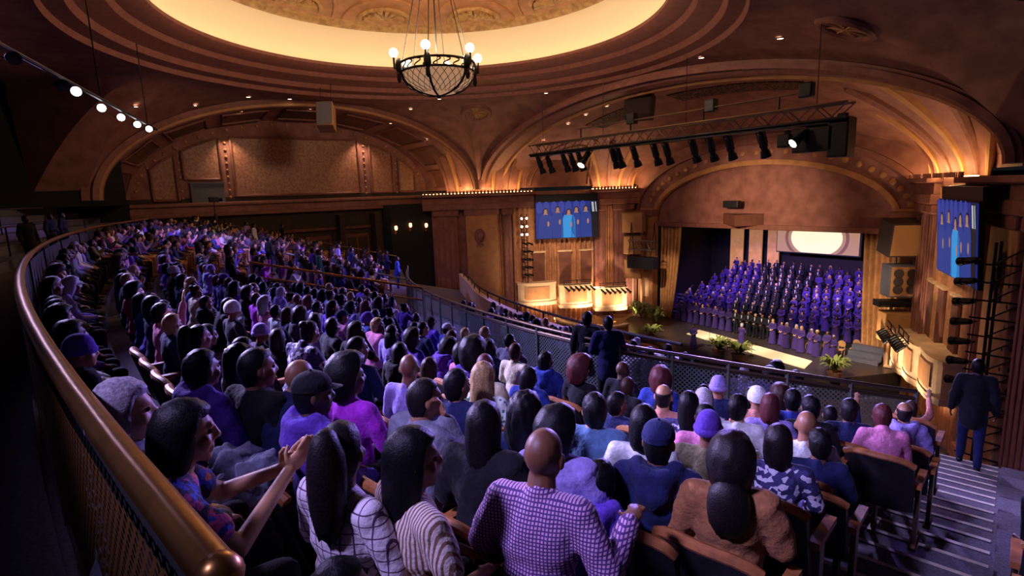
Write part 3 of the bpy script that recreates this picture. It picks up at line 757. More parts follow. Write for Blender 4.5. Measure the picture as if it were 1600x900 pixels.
def stage_lamp(loc, aim, label, group, on='off', scale=1.0):
    e = empty('stage_lamp', loc); e.scale = (scale,) * 3
    if aim is not None: e.rotation_euler = (Vector(aim) - Vector(loc)).to_track_quat('-Z', 'Y').to_euler()
    put('housing', LMB, LAMPBODY, e); put('yoke', LMY, LAMPBODY, e)
    put('lens', {'on': LM_on, 'off': LM_off, 'blue': LM_blue}[on], LENS, e)
    tag(e, label, 'stage lamp', group)
    return e

# --- lighting truss above the stalls
TR = V(0, 22, 13.45)
tr = empty('lighting_truss', TR); tag(tr, 'long steel lighting truss hung below the front arch', 'truss')
xa, xb = -5.6, 12.6
for dy, dz in ((-0.3, -0.25), (0.3, -0.25), (-0.3, 0.3), (0.3, 0.3)):
    MB().cyl((xa, dy, dz), (xb, dy, dz), 0.05, 0.05, 8).build('chord', BLACK if dz < 0 else STEEL, tr)
MB().box(((xa + xb) / 2, 0, -0.28), (xb - xa, 0.5, 0.2)).build('cable_tray', BLACK, tr)
nb = 30
for k in range(nb):
    x = xa + (xb - xa) * k / nb; x2 = xa + (xb - xa) * (k + 1) / nb
    for dy in (-0.3, 0.3):
        MB().cyl((x, dy, -0.25 if k % 2 else 0.3), (x2, dy, 0.3 if k % 2 else -0.25), 0.025, 0.025, 6).build('brace', STEEL, tr)
MB().cyl((-1.5, -0.1, 0.85), (10.6, -0.1, 0.85), 0.035, 0.035, 8).build('upper_pipe', STEEL, tr)
for x in (-1.2, 2.4, 6.6, 10.0):
    MB().cyl((x, -0.1, 0.3), (x, -0.1, 0.85), 0.04, 0.04, 6).build('pipe_post', BLACK, tr)
for x in (-4.6, 0.4, 5.6, 11.4):
    MB().cyl((x, 0, 0.3), (x, 0, 3.2), 0.015, 0.015, 5).build('hanging_cable', BLACK, tr)
for x in (2.4, 6.9, 11.0):
    MB().box((x, 0, 0.95), (0.5, 0.35, 0.55)).build('hoist_motor', BLACK, tr, bevel=0.05)
lx = [-5.2, -4.3, -2.9, -2.25, -1.6, -0.6, 0.95, 1.35, 2.4, 3.7, 4.4, 5.9, 6.8, 7.7, 9.2]
for i, x in enumerate(lx):
    stage_lamp((x, 22.0, 13.1), (x + 0.15, 22.6 if i not in (5,) else 20.5, 11.5), 'black spotlight under the lighting truss, %s from its far left end' % ordinal(i + 1), 'truss spotlights', 'on' if i == 5 else 'off', 1.35)
stage_lamp((11.3, 22, 13.0), (10.6, 20.6, 11.9), 'lit black spotlight at the near right end of the truss', 'truss spotlights', 'on', 1.2)
for i, (x, sx, sz) in enumerate(((11.4, 1.5, 0.9), (12.3, 0.7, 1.4), (10.3, 0.5, 0.5))):
    b = MB().box((0, 0, 0), (sx, 0.7, sz)); b.box((0, 0, sz / 2 + 0.08), (sx * 0.5, 0.2, 0.16))
    o = b.build('moving_light_case', BLACK, None, bevel=0.05); o.location = (x, 22.1, 12.55 if i < 2 else 12.6)
    tag(o, ('wide black equipment case', 'tall black equipment case', 'small black equipment case')[i] + ' hung at the right end of the truss', 'equipment case')

# --- overhead loudspeakers
def cabinet(name, loc, rot, size, mb, mf, label):
    e = empty(name, loc); e.rotation_euler = rot
    MB().box((0, 0, 0), size).build('cabinet', mb, e, bevel=0.04)
    MB().box((0, -size[1] / 2 - 0.012, 0), (size[0] * 0.92, 0.03, size[2] * 0.94)).build('grille', mf, e, bevel=0.01)
    return tag(e, label, 'loudspeaker')
sp = cabinet('loudspeaker', (-12.2, 11.6, 15.75), (math.radians(-18), 0, math.radians(62)), (0.95, 1.15, 1.45), SPK_TAN, SPK_GREY, 'angled loudspeaker cabinet hanging in front of the side arch')
for q in (-0.3, 0.3): MB().cyl((q, 0, 0.7), (q, 0.1, 2.2), 0.02, 0.02, 5).build('cable', BLACK, sp)
sp = cabinet('loudspeaker', (-2.0, 27.6, 15.9), (math.radians(-20), 0, math.radians(24)), (1.7, 0.9, 1.5), SPK_DARK, SPK_DARK, 'square dark loudspeaker hanging under the vault behind the truss')
for q in (-0.6, 0.6): MB().cyl((q, 0, 0.7), (q, 0.1, 1.8), 0.02, 0.02, 5).build('cable', BLACK, sp)
o = tag(MB().box((0, 0, 0), (1.2, 0.5, 0.5)).box((0, 0.28, 0), (0.9, 0.1, 0.34)).build('cluster_speaker', BLACK, None, bevel=0.05), 'small dark speaker cluster fixed above the stage opening', 'loudspeaker'); o.location = (-1.4, 36.9, 9.6)

# --- video screens on the splayed walls
PIC = {}
def emat(n, c, s=1.0): return mat(n, tuple(q * 0.06 for q in c), 0.5, emit=c, estr=s * 1.1)
PIC['bg'] = emat('picture_blue', srgb('1c2f8c'), 0.7); PIC['gown'] = emat('picture_navy', srgb('233a8a'), 0.8); PIC['gown2'] = emat('picture_azure', srgb('2a86c8'), 1.0)
PIC['skin'] = emat('picture_skin', srgb('a87a68'), 0.8); PIC['hair'] = emat('picture_black', srgb('0e0c14'), 0.5); PIC['lilac'] = emat('picture_lilac', srgb('3644a0'), 0.7); PIC['dark'] = emat('picture_dark', srgb('0c1220'), 0.6); PIC['white'] = emat('picture_white', srgb('d8e0ee'), 1.0)
def flat(poly, off): return MB().add([(x, off, z) for x, z in poly], [tuple(range(len(poly)))])
def ell(cx, cz, rx, rz, n=18): return [(cx + rx * math.cos(2 * PI * k / n), cz + rz * math.sin(2 * PI * k / n)) for k in range(n)]
def screen(s, label, mid=31.45):
    w_, h_ = 5.2, 2.95
    c = SP(s, mid, 1.35, 8.6)
    e = empty('video_screen', c)
    d = SP(s, mid + 1) - SP(s, mid); ang = math.atan2(d.y, d.x)
    if s == 1: ang += PI
    e.rotation_euler = (math.radians(4) , 0, ang)
    MB().box((0, 0.12, 0), (w_ + 0.12, 0.16, h_ + 0.12)).build('screen_frame', BLACK, e, bevel=0.02)
    MB().box((0, 0.6, h_ / 2 + 0.3), (w_, 0.9, 0.5)).build('hanging_frame', BLACK, e)
    pa = MB().box((0, 0.02, 0), (w_, 0.04, h_)).build('screen_panel', PIC['bg'], e)
    k_ = 0
    def ad(nm, poly, m, lev): flat(poly, -0.004 - 0.002 * lev).build(nm, PIC[m], pa)
    for x in (-2.3, -1.75, -1.1, -0.5, 0.1, 0.75, 1.3):   # people behind
        ad('pictured_person', ell(x, 1.05, 0.26, 0.5), 'lilac', 0)
    ad('pictured_backdrop', [(1.95, -1.47), (2.6, -1.47), (2.6, 1.47), (1.95, 1.47)], 'dark', 1)
    for x in (2.12, 2.22, 2.42): ad('pictured_light', [(x, 0.6), (x + 0.05, 0.6), (x - 0.04, 1.4), (x - 0.09, 1.4)], 'white', 2)
    for x, z, g, hw, hh in ((-1.8, 0.72, 'gown', 0.62, 0.18), (-0.8, 0.85, 'gown', 0.5, 0.24), (0.75, 0.8, 'gown', 0.42, 0.26), (1.55, 0.85, 'gown', 0.55, 0.3), (0.12, 0.62, 'gown2', 0.6, 0.15)):
        ad('pictured_gown', [(x - hw, -1.47), (x + hw, -1.47), (x + hw * 0.86, z - 0.55), (x + hw * 0.62, z - 0.22), (x - hw * 0.62, z - 0.22), (x - hw * 0.86, z - 0.55)], g, 3)
        ad('pictured_hair', ell(x, z + 0.02, 0.2, 0.27), 'hair', 4)
        ad('pictured_neck', [(x - 0.2, z - 0.24), (x + 0.2, z - 0.24), (x + 0.07, z), (x - 0.07, z)], 'skin', 5)
        ad('pictured_face', ell(x, z, 0.14, 0.2), 'skin', 6)
        ad('pictured_hands', ell(x + hw * 0.35, z - 1.0, 0.09, 0.22), 'skin', 7)
    return tag(e, label, 'screen', 'side video screens')
screen(-1, 'video screen with singers in blue, far side of the stage')
screen(1, 'video screen with singers in blue, cut off by the right edge', 27.1)
light('screen_glow', 'AREA', SP(-1, 31.45, 1.6, 8.6), 25, (0.25, 0.4, 1), SP(-1, 31.45, 5, 7), 3)

# --- boxes on the splayed walls
def opera_box(s, ya, yb, zt, zb, proj, label):
    ym = (ya + yb) / 2
    e = empty('opera_box', SP(s, ym, 0, zb)); hw = (yb - ya) / 2
    def P(u, off, z):   # u from -1 to 1 along the wall
        q = SP(s, ym + hw * u, off, z) - SP(s, ym, 0, zb); return q
    def front(u): return proj * (1 - 0.22 * abs(u) ** 3)
    pts = [(-1, 0.0)] + [(-1 + 2 * k / 14, front(-1 + 2 * k / 14)) for k in range(15)] + [(1, 0.0)]
    def ring(z0, z1, inset, nm, m, top=True):
        mb = MB(); n = len(pts)
        A = [P(u * (1 - inset * 0.04), max(0, o - inset * 0.05), z0) for u, o in pts]; B = [P(u * (1 - inset * 0.04), max(0, o - inset * 0.05), z1) for u, o in pts]
        mb.add(A + B, [(i, i + 1, n + i + 1, n + i) for i in range(n - 1)] + [tuple(range(n))[::-1]] + ([tuple(range(n, 2 * n))] if top else []))
        return mb.build(nm, m, e)
    ring(zb, zb + 0.3, 0.0, 'box_base', CREAM)
    ring(zb + 0.3, zt - 0.15, 0.8, 'box_body', CREAM)
    ring(zt - 0.15, zt, 0.0, 'box_ledge', CREAM)
    mb = MB(); n = 8
    for z0, z1 in ((zb + 0.5, zt - 0.35),):
        A = [P(-0.62 + 1.24 * k / n, front(-0.62 + 1.24 * k / n) + 0.0, z0) for k in range(n + 1)]; B = [P(-0.62 + 1.24 * k / n, front(-0.62 + 1.24 * k / n) + 0.0, z1) for k in range(n + 1)]
        mb.add(A + B, [(i, i + 1, n + 2 + i, n + 1 + i) for i in range(n)])
    mb.build('box_panel', TAN, e)
    return tag(e, label, 'opera box', 'projecting wall boxes')
side = {-1: 'far', 1: 'near right'}
for s in (-1, 1):
    for i, (ya, yb, zt, zb) in enumerate(((27.7, 30.6, 3.5, 1.6), (30.8, 33.3, 3.15, 1.2), (33.5, 36.0, 2.75, 0.75))):
        opera_box(s, ya, yb, zt, zb, 1.5, 'cream projecting box on the %s splayed wall, %s' % (side[s], ('farthest from the stage', 'in the middle', 'nearest the stage')[i]))
        if i:
            ym = (ya + yb) / 2
            br = empty('lamp_bar', SP(s, ym, 1.65, zt + 0.1)); d = SP(s, ym + 1) - SP(s, ym); br.rotation_euler = (0, 0, math.atan2(d.y, d.x))
            MB().cyl((-1.2, 0, 0), (1.2, 0, 0), 0.04, 0.04, 8).build('pipe', BLACK, br); MB().cyl((-1.2, 0, 0.35), (1.2, 0, 0.35), 0.03, 0.03, 8).build('pipe', BLACK, br)
            for q in (-1.1, 0, 1.1): MB().cyl((q, 0, 0), (q, 0, 0.35), 0.03, 0.03, 6).build('upright', BLACK, br)
            tag(br, 'black pipe of lamps along the front of the %s box, %s wall' % (('', 'middle', 'stage-side')[i], side[s]), 'lamp bar')
            for k in range(6):
                y = ya + 0.3 + (yb - ya - 0.6) * k / 5
                p = SP(s, y, 1.7, zt - 0.02)
                stage_lamp(p, p + V(-s * 0.9, 0.3, -0.75), 'small black lamp on the %s box rail, %s wall, %s from the audience' % (('', 'middle', 'stage-side')[i], side[s], ordinal(k + 1)), 'box front lamps', 'off', 0.75)
# tall lamp ladder beside the far screen
lad = empty('lamp_ladder', SP(-1, 28.3, 1.3, 3.6)); tag(lad, 'dark upright ladder of lamps left of the far video screen', 'lighting tower')
for q in (-0.35, 0.35): MB().cyl((q, 0, 0), (q, 0, 5.6), 0.04, 0.04, 8).build('upright', BLACK, lad)
for k in range(9): MB().cyl((-0.35, 0, 0.4 + 0.62 * k), (0.35, 0, 0.4 + 0.62 * k), 0.03, 0.03, 6).build('rung', BLACK, lad)
for k in range(8):
    for q in (-0.3, 0.3):
        p = SP(-1, 28.3 + q * 0.6, 1.5, 4.3 + 0.65 * k)
        stage_lamp(p, EYE if k > 4 else V(2, 36, 1), '%s lamp on the dark ladder by the far screen, %s tier from bottom, %s side' % ('lit' if k > 4 else 'unlit', ordinal(k + 1), 'audience' if q < 0 else 'stage'), 'ladder lamps', 'on' if k > 4 else 'off', 0.62)
# near tower at the right edge
nt_ = empty('lighting_tower', (17.0, 24.2, 2.6)); tag(nt_, 'tall black tower of lamps at the right edge before the near screen', 'lighting tower')
for q, r_ in ((-0.4, -0.3), (0.4, -0.3), (-0.4, 0.3), (0.4, 0.3)): MB().cyl((q, r_, -3), (q, r_, 6.2), 0.05, 0.05, 8).build('upright', BLACK, nt_)
for k in range(14):
    MB().cyl((-0.4, -0.3, -2.6 + 0.62 * k), (0.4, -0.3, -2.0 + 0.62 * k), 0.03, 0.03, 6).build('brace', BLACK, nt_)
    MB().cyl((-0.9, -0.35, -2.6 + 0.62 * k), (0.9, -0.35, -2.6 + 0.62 * k), 0.035, 0.035, 6).build('rung', BLACK, nt_)
for k in range(7):
    for q in (-1, 1):
        p = V(17.0 + q * 0.75, 23.8, 3.9 + 0.72 * k)
        stage_lamp(p, p + V(-1.4, 0.9, -0.35), '%s black lamp on the right edge tower, %s tier from bottom, %s side' % ('lit' if (k == 3 and q < 0) else 'unlit', ordinal(k + 1), 'stage' if q < 0 else 'outer'), 'tower lamps', 'on' if (k == 3 and q < 0) else 'off', 1.0)

# --- loudspeaker columns beside the stage opening
def spk(loc, rz, size, m, label, tilt=0.0, drivers=0):
    e = empty('loudspeaker', loc); e.rotation_euler = (tilt, 0, rz)
    MB().box((0, 0, 0), size).build('cabinet', m, e, bevel=0.04)
    MB().box((0, -size[1] / 2 - 0.01, 0), (size[0] * 0.9, 0.03, size[2] * 0.9)).build('grille', SPK_TAN if m is not SPK_TAN else m, e, bevel=0.01)
    for k in range(drivers):
        for q in (-0.22, 0.22): MB().cyl((q * size[0], -size[1] / 2 - 0.03, (-0.25 + 0.25 * k) * size[2]), (q * size[0], -size[1] / 2 - 0.07, (-0.25 + 0.25 * k) * size[2]), 0.15 * size[0], 0.17 * size[0], 16).build('driver', SPK_DARK, e)
    return tag(e, label, 'loudspeaker')
spk((-9.75, 35.9, 8.2), 0.45, (1.7, 1.2, 1.7), SPK_TAN, 'tan loudspeaker cabinet at top of column left of the stage', 0.05)
spk((-9.7, 35.9, 6.3), 0.45, (1.5, 1.2, 1.5), SPK_TAN, 'tan loudspeaker cabinet second down the column left of the stage')
spk((-9.7, 35.9, 4.3), 0.45, (1.4, 1.2, 1.6), SPK_TAN, 'tan loudspeaker cabinet lowest in the column left of the stage')
spk((9.9, 35.7, 7.8), 0.75, (1.9, 1.5, 1.9), SPK_DARK, 'large dark loudspeaker at top of column right of the stage', 0.16)
spk((9.9, 35.7, 5.4), 0.75, (1.5, 1.1, 1.8), SPK_GREY, 'grey loudspeaker with round drivers in the column right of the stage', 0.0, 3)
spk((9.9, 35.7, 2.75), 0.75, (1.5, 1.1, 1.7), SPK_TAN, 'tan loudspeaker lowest in the column right of the stage')
o = tag(MB().box((0, 0, 0), (1.9, 0.8, 0.35)).box((0, -0.42, 0), (1.6, 0.06, 0.2)).build('equipment_shelf', BLACK, None, bevel=0.06), 'black equipment shelf below the grey speaker right of stage', 'shelf'); o.location = (9.8, 35.5, 4.1); o.rotation_euler = (0, 0, 0.75)
for s in (-1, 1):
    e = empty('speaker_mast', (s * 9.85, 36.45, 0)); tag(e, 'pale upright mast carrying the loudspeakers %s of the stage' % ('left' if s < 0 else 'right'), 'mast')
    for q in (-0.5, 0.5): MB().box((q, 0, 4.4), (0.14, 0.14, 8.8)).build('post', CREAM, e)
    for z in (0.1, 3.4, 7.0): MB().box((0, 0, z), (1.2, 0.3, 0.12)).build('crossbar', CREAM, e)
# small hanging truss and black box by the left column
ht = empty('hanging_truss', (-8.2, 35.2, 6.0)); tag(ht, 'short grey truss frame hanging by the left speaker column', 'truss'); ht.rotation_euler = (0, 0, 0.1)
for dy in (-0.2, 0.2):
    for dz in (0, 0.75): MB().cyl((-1.3, dy, dz), (1.3, dy, dz), 0.05, 0.05, 8).build('chord', STEEL, ht)
    for k in range(6):
        MB().cyl((-1.3 + 0.433 * k, dy, 0 if k % 2 else 0.75), (-1.3 + 0.433 * (k + 1), dy, 0.75 if k % 2 else 0), 0.03, 0.03, 6).build('brace', STEEL, ht)
for q in (-1.1, 1.1):
    for r_ in (-0.25, 0.25): MB().cyl((q + r_, 0, -0.4), (q, 0, 2.2), 0.035, 0.035, 6).build('hanger', BLACK, ht)
o = tag(MB().box((0, 0, 0), (2.4, 0.9, 0.95)).box((0, -0.47, 0), (2.1, 0.06, 0.7)).build('projector_case', BLACK, None, bevel=0.08), 'black projector case hanging under the short truss left of stage', 'projector'); o.location = (-8.2, 35.2, 4.95); o.rotation_euler = (0, 0, 0.15)

# --- stage curtains and backdrop
def stage_curtain(x0, x1, y, z0, z1, label, taper=0.0, n=6):
    o = MB().grid(lambda u, v: (x0 + (x1 - x0) * u * (1 - taper * (1 - v) ** 1.5), y + 0.16 * math.sin(u * n * 2 * PI), z0 + (z1 - z0) * v), n * 12, 10).build('stage_curtain', CURTAIN, None, True)
    s_ = o.modifiers.new('solid', 'SOLIDIFY'); s_.thickness = 0.03
    return tag(o, label, 'curtain')
stage_curtain(-8.8, -6.7, 38.2, 0.0, 7.9, 'gold pleated curtain at the left edge of the stage opening', 0.4)
stage_curtain(9.0, 7.0, 38.2, 0.0, 7.9, 'gold pleated curtain at the right edge of the stage opening', 0.15)
PANELG = mat('lit_panel_amber', srgb('e2a868'), 0.6, noise=0.25, nscale=2, col2=srgb('c08248'), emit=srgb('d89858'), estr=0.45)
for i, (xa_, xb_) in enumerate(((-8.6, -7.3), (-6.7, -5.45), (-4.9, -3.85), (3.3, 5.2), (5.5, 7.2))):
    o = MB().box(((xa_ + xb_) / 2, 48.3, 3.96), (xb_ - xa_, 0.16, 7.9)).build('backdrop_panel', PANELG, None, bevel=0.02)
    MB().box(((xa_ + xb_) / 2, 48.42, 3.96), (xb_ - xa_ + 0.1, 0.1, 7.9)).build('panel_back', BLACK, o)
    tag(o, 'tall glowing amber backdrop panel behind the choir, %s from the left' % ordinal(i + 1), 'panel', 'amber backdrop panels')
cs = empty('led_wall', (0.0, 46.9, 6.2)); tag(cs, 'wide glowing screen with a pale round window behind the choir', 'screen')
LEDA = emat('led_rose', srgb('d8a080'), 0.6); LEDB = emat('led_cream', srgb('fff0cc'), 1.0); LEDC = emat('led_umber', srgb('a8705a'), 0.5)
MB().box((-0.05, 0.05, 0), (6.5, 0.1, 2.0)).build('screen_panel', LEDA, cs); MB().box((-0.05, 0.15, 0), (6.7, 0.12, 2.2)).build('screen_frame', BLACK, cs)
def ledarc(rx, rz, m, off, nm):
    pts = [(x, max(-0.98, min(0.98, z))) for x, z in ell(-0.05, 0.25, rx, rz, 40)]
    flat(pts, -off).build(nm, m, cs)
ledarc(2.55, 2.0, LEDC, 0.006, 'screen_ring'); ledarc(2.3, 1.75, LEDA, 0.009, 'screen_ring'); ledarc(2.05, 1.5, LEDB, 0.012, 'screen_window')
for k in range(5): flat([(-0.05 + 0.02 + (k - 2) * 0.9, -0.95), (-0.05 + 0.05 + (k - 2) * 0.9, -0.95), (-0.05 + 0.05 + (k - 2) * 0.9, 0.95), (-0.05 + 0.02 + (k - 2) * 0.9, 0.95)], 0.015).build('screen_mullion', LEDA, cs)

# --- choir risers, side stairs, runner, steps
NR = 10
def riser_y(i): return 38.4 + 0.86 * i
def riser_z(i): return 0.0 if i == 0 else 0.08 + 0.245 * i
for i in range(1, NR + 1):
    o = MB().box((0.15, riser_y(i) + 0.1, riser_z(i) / 2), (15.6 - 0.05 * i, 0.86, riser_z(i))).box((0.15, riser_y(i) - 0.32, riser_z(i) - 0.03), (15.6 - 0.05 * i, 0.06, 0.06)).build('choir_riser', BLACK, None)
    tag(o, 'black choir platform step, %s from the stage floor' % ordinal(i), 'riser', 'choir risers')
sl = empty('stage_stairs', (-8.4, 38.4, 0)); tag(sl, 'grey stairs climbing beside the choir at the left', 'stairs')
STEPG = mat('step_grey', srgb('5a5a6a'), 0.6, noise=0.2)
for k in range(7): MB().box((0, 0.25 + 0.42 * k, 0.11 + 0.22 * k), (1.5, 0.42, 0.05)).box((0, 0.46 + 0.42 * k, 0.0 + 0.22 * k), (1.5, 0.03, 0.22)).build('step', STEPG, sl)
MB().tube([(0.7, 0.1, 0.9), (0.7, 2.9, 2.4)], 0.03, 6).build('handrail', STEEL, sl)
sr = empty('stage_stairs', (8.0, 36.3, 0)); tag(sr, 'low grey stairs beside the choir at the right', 'stairs')
for k in range(3): MB().box((0, 0.25 + 0.5 * k, 0.15 + 0.3 * k), (1.9, 0.5, 0.08)).box((0, 0.02 + 0.5 * k, 0.05 + 0.3 * k), (1.9, 0.03, 0.3)).build('step', STEPG, sr)
o = MB(); q = [(-3.4, 36.2), (-3.3, 34.5), (6.4, 32.7), (6.0, 34.5)]; o.prism(q, 0.005, 0.03); o = o.build('stage_runner', WHITECARPET); tag(o, 'pale runner carpet lying across the front of the stage', 'carpet')
fs_ = empty('forestage_steps', (-3.6, 28.7, -1.3)); tag(fs_, 'brown wooden steps up to the left front of the stage', 'stairs'); fs_.rotation_euler = (0, 0, 0.2)
for k in range(6): MB().box((0, 0.35 * k, 0.1 + 0.2 * k), (3.4, 0.36, 0.2)).build('step', WOOD, fs_, bevel=0.01)
pw_ = empty('pit_wall', (-10.0, 31.2, -1.3)); tag(pw_, 'curved cream wall around the band beside the stage', 'wall')
arc = [(2.6 * math.cos(t), 2.6 * math.sin(t)) for t in [-2.2 + 2.4 * k / 14 for k in range(15)]]
MB().sweep([V(x * 1.3, y, 0) for x, y in arc], [(-0.12, 0), (0.12, 0), (0.12, 1.9), (-0.12, 1.9)], lambda i: (V(arc[i][0], arc[i][1], 0).normalized(), V(0, 0, 1))).build('wall_body', TAN, pw_)
MB().sweep([V(x * 1.3, y, 1.9) for x, y in arc], [(-0.2, 0), (0.2, 0), (0.2, 0.14), (-0.2, 0.14)], lambda i: (V(arc[i][0], arc[i][1], 0).normalized(), V(0, 0, 1))).build('wall_coping', CREAM, pw_)
# drum kit in the pit
dk = empty('drum_kit', (-10.2, 32.0, -1.3)); tag(dk, 'drum kit with cymbals in the lit band corner below the boxes', 'drum kit')
SHELL = mat('drum_shell', srgb('7a3a2a'), 0.3); HEADM = mat('drum_head', srgb('e8dcc8'), 0.6); CYM = mat('cymbal', srgb('c89a4a'), 0.25, metal=0.9)
for x, y, z, r, h in ((0, 0, 0.9, 0.3, 0.3), (0.55, 0.1, 1.0, 0.26, 0.26), (-0.7, 0.0, 0.7, 0.34, 0.4), (1.1, 0.0, 0.75, 0.32, 0.35), (0.2, -0.5, 0.8, 0.3, 0.2)):
    d_ = MB().cyl((x, y, z), (x, y, z + h), r, r, 20).build('drum', SHELL, dk, True); MB().cyl((x, y, z + h), (x, y, z + h + 0.01), r * 0.98, r * 0.98, 20).build('drum_head', HEADM, d_)
MB().cyl((0.25, 0.35, 0.55), (0.25, -0.05, 0.55), 0.5, 0.5, 24).build('bass_drum', SHELL, dk, True)
for x, y, z in ((-1.0, 0.2, 1.6), (1.4, 0.2, 1.7), (0.9, -0.5, 1.4)):
    c_ = MB().cyl((x, y, z), (x, y, z + 0.05), 0.36, 0.05, 20).build('cymbal', CYM, dk, True); MB().cyl((x, y, 0), (x, y, z), 0.02, 0.02, 6).build('stand', STEEL, c_)
# shrub row behind the pit
def plant(name, loc, h, r, n, label, pot=True, seed=0, cat='plant'):
    rnd = random.Random(seed)
    e = empty(name, loc)
    if pot: MB().lathe([(0.001, 0), (r * 0.32, 0), (r * 0.42, h * 0.35), (r * 0.38, h * 0.35), (r * 0.34, h * 0.28), (0.001, h * 0.28)], 16).build('pot', POT, e, True)
    mb = MB()
    for k in range(n):
        a = rnd.uniform(0, 2 * PI); L = rnd.uniform(0.6, 1.0) * r; up = rnd.uniform(0.5, 1.0) * h * 0.8; w_ = rnd.uniform(0.05, 0.09) * (0.6 + h * 0.5)
        base = V(0, 0, h * 0.3); d_ = V(math.cos(a), math.sin(a), 0); sd = V(-d_.y, d_.x, 0)
        pts = [base + d_ * (L * t) + V(0, 0, up * (math.sin(t * 2.2) * 1.05)) for t in (0, 0.25, 0.5, 0.75, 1.0)]
        ws = (0.3, 0.9, 1.0, 0.7, 0.05); vs = []
        for p, q in zip(pts, ws): vs += [p - sd * w_ * q, p + V(0, 0, w_ * 0.3), p + sd * w_ * q]
        mb.add(vs, [(3 * i + j, 3 * i + 3 + j, 3 * i + 4 + j, 3 * i + 1 + j) for i in range(4) for j in range(2)])
    lf = mb.build('fronds', LEAF, e); lf['kind'] = 'stuff'
    return tag(e, label, cat)
plant('potted_fern', (1.3, 31.7, 0), 1.0, 1.0, 70, 'bushy potted fern at the stage front, left of the pair', True, 1)
plant('potted_fern', (2.75, 31.6, 0), 1.0, 1.05, 70, 'bushy potted fern at the stage front, right of the pair', True, 2)
plant('potted_fern', (-3.9, 31.2, 0), 1.0, 1.0, 60, 'potted fern beside the brown steps at the stage left', True, 3)
plant('potted_fern', (8.2, 32.4, 0), 1.1, 1.0, 60, 'potted fern at the right front corner of the stage', True, 4)
for k in range(5):
    plant('shrub', (-8.6 + 0.62 * k, 34.9 - 0.1 * k, 0.0), 1.5, 0.7, 45, 'green shrub in the row beside the left speaker mast, %s from the left' % ordinal(k + 1), False, 20 + k, 'shrub')
# chairs and music stands near the choir
CH_W = mat('chair_wood', srgb('b88a5a'), 0.5)
def wood_chair(loc, rz, label):
    e = empty('wooden_chair', loc, rz)
    MB().box((0, 0, 0.45), (0.44, 0.44, 0.05)).build('seat', CH_W, e, bevel=0.01)
    MB().cyl((0, -0.22, 0.78), (0, -0.26, 0.79), 0.22, 0.22, 20).build('backrest', CH_W, e, True)
    for x in (-0.19, 0.19):
        MB().tube([(x, 0.19, 0), (x, 0.19, 0.44)], 0.02, 6).build('leg', CH_W, e); MB().tube([(x, -0.19, 0), (x, -0.2, 0.44), (x * 0.9, -0.23, 0.75)], 0.02, 6).build('leg', CH_W, e)
    return tag(e, label, 'chair', 'wooden chairs on the stage')
for k, (x, y) in enumerate(((3.6, 36.4), (4.7, 36.1), (5.7, 36.0), (6.6, 36.0), (7.1, 36.9))):
    wood_chair((x, y + 0.75, 0), PI, 'round-backed wooden chair among the right front singers, %s from the left' % ordinal(k + 1))
for k, (x, y) in enumerate(((-0.3, 33.0), (2.9, 32.9))):
    e = empty('microphone_stand', (x, y, 0)); MB().cyl((0, 0, 0), (0, 0, 0.03), 0.15, 0.15, 16).build('base', BLACK, e); MB().cyl((0, 0, 0.03), (0, 0, 1.3), 0.012, 0.012, 6).build('pole', BLACK, e); MB().ball((0, 0, 1.36), (0.03, 0.03, 0.06), 8, 6).build('microphone', BLACK, e)
    tag(e, 'thin microphone stand on the pale runner, %s of the conductor' % ('left' if k == 0 else 'right'), 'microphone stand')

# --- balcony railings
def rail_run(name, pts, floor_z, h, m_rail, m_post, label, bars=(0.0,), wire=None, r=0.03, every=1, cat='railing', post=0.05):
    """pts: top-rail polyline; posts at every vertex"""
    e = empty(name, (pts[0].x, pts[0].y, pts[0].z - h)); off = e.location.copy()
    P = [p - off for p in pts]
    # densify
    MB().tube(P, r, 10).build('top_rail', m_rail, e, True)
    for b in bars:
        if b: MB().tube([p - V(0, 0, b) for p in P], r * 0.75, 8).build('rail', m_rail, e, True)
    for i in range(0, len(P), every):
        MB().box(P[i] - V(0, 0, h / 2), (post, post, h)).build('post', m_post, e)
    if wire:
        for i in range(0, len(P) - every, every):
            a, b = P[i], P[i + every]
            o = MB().add([a - V(0, 0, h - 0.08), b - V(0, 0, h - 0.08), b - V(0, 0, 0.14), a - V(0, 0, 0.14)], [(0, 1, 2, 3)]).build('mesh_panel', wire, e)
            L = (b - a).length; l = o.data.uv_layers.new(name='UVMap')
            uvs = {0: (0, 0), 1: (L, 0), 2: (L, h - 0.2), 3: (0, h - 0.2)}
            for lp in o.data.loops: 
                co = o.data.vertices[lp.vertex_index].co
                l.data[lp.index].uv = ((co - a).xy.length, co.z - a.z)
            MB().tube([a - V(0, 0, h - 0.08), b - V(0, 0, h - 0.08)], 0.02, 6).build('bottom_rail', m_rail, e); MB().tube([a - V(0, 0, 0.14), b - V(0, 0, 0.14)], 0.02, 6).build('mid_rail', m_rail, e)
    return tag(e, label, cat)
def rail_pts(a0, a1, n, h): 
    out = []
    for i in range(n + 1):
        a = a0 + (a1 - a0) * i / n; d = drail(a); out.append(polar(d, a, rake(d) + h))
    return out
rail_run('mesh_railing', rail_pts(0.102, 0.1775, 6, 1.3), 0, 1.3, STEEL, GREYRAIL, 'grey-green wire mesh railing across the front of near balcony seats', (0.1,), WIRE, 0.032)
rail_run('mesh_railing', rail_pts(-0.045, 0.10, 8, 1.3), 0, 1.3, STEEL, GREYRAIL, 'wire mesh railing along balcony edge by the stairwell', (0.1,), WIRE, 0.032)
rail_run('mesh_railing', rail_pts(-0.27, -0.05, 9, 1.3), 0, 1.3, STEEL, GREYRAIL, 'curving wire mesh railing at the far end of the balcony edge', (0.1,), WIRE, 0.035)
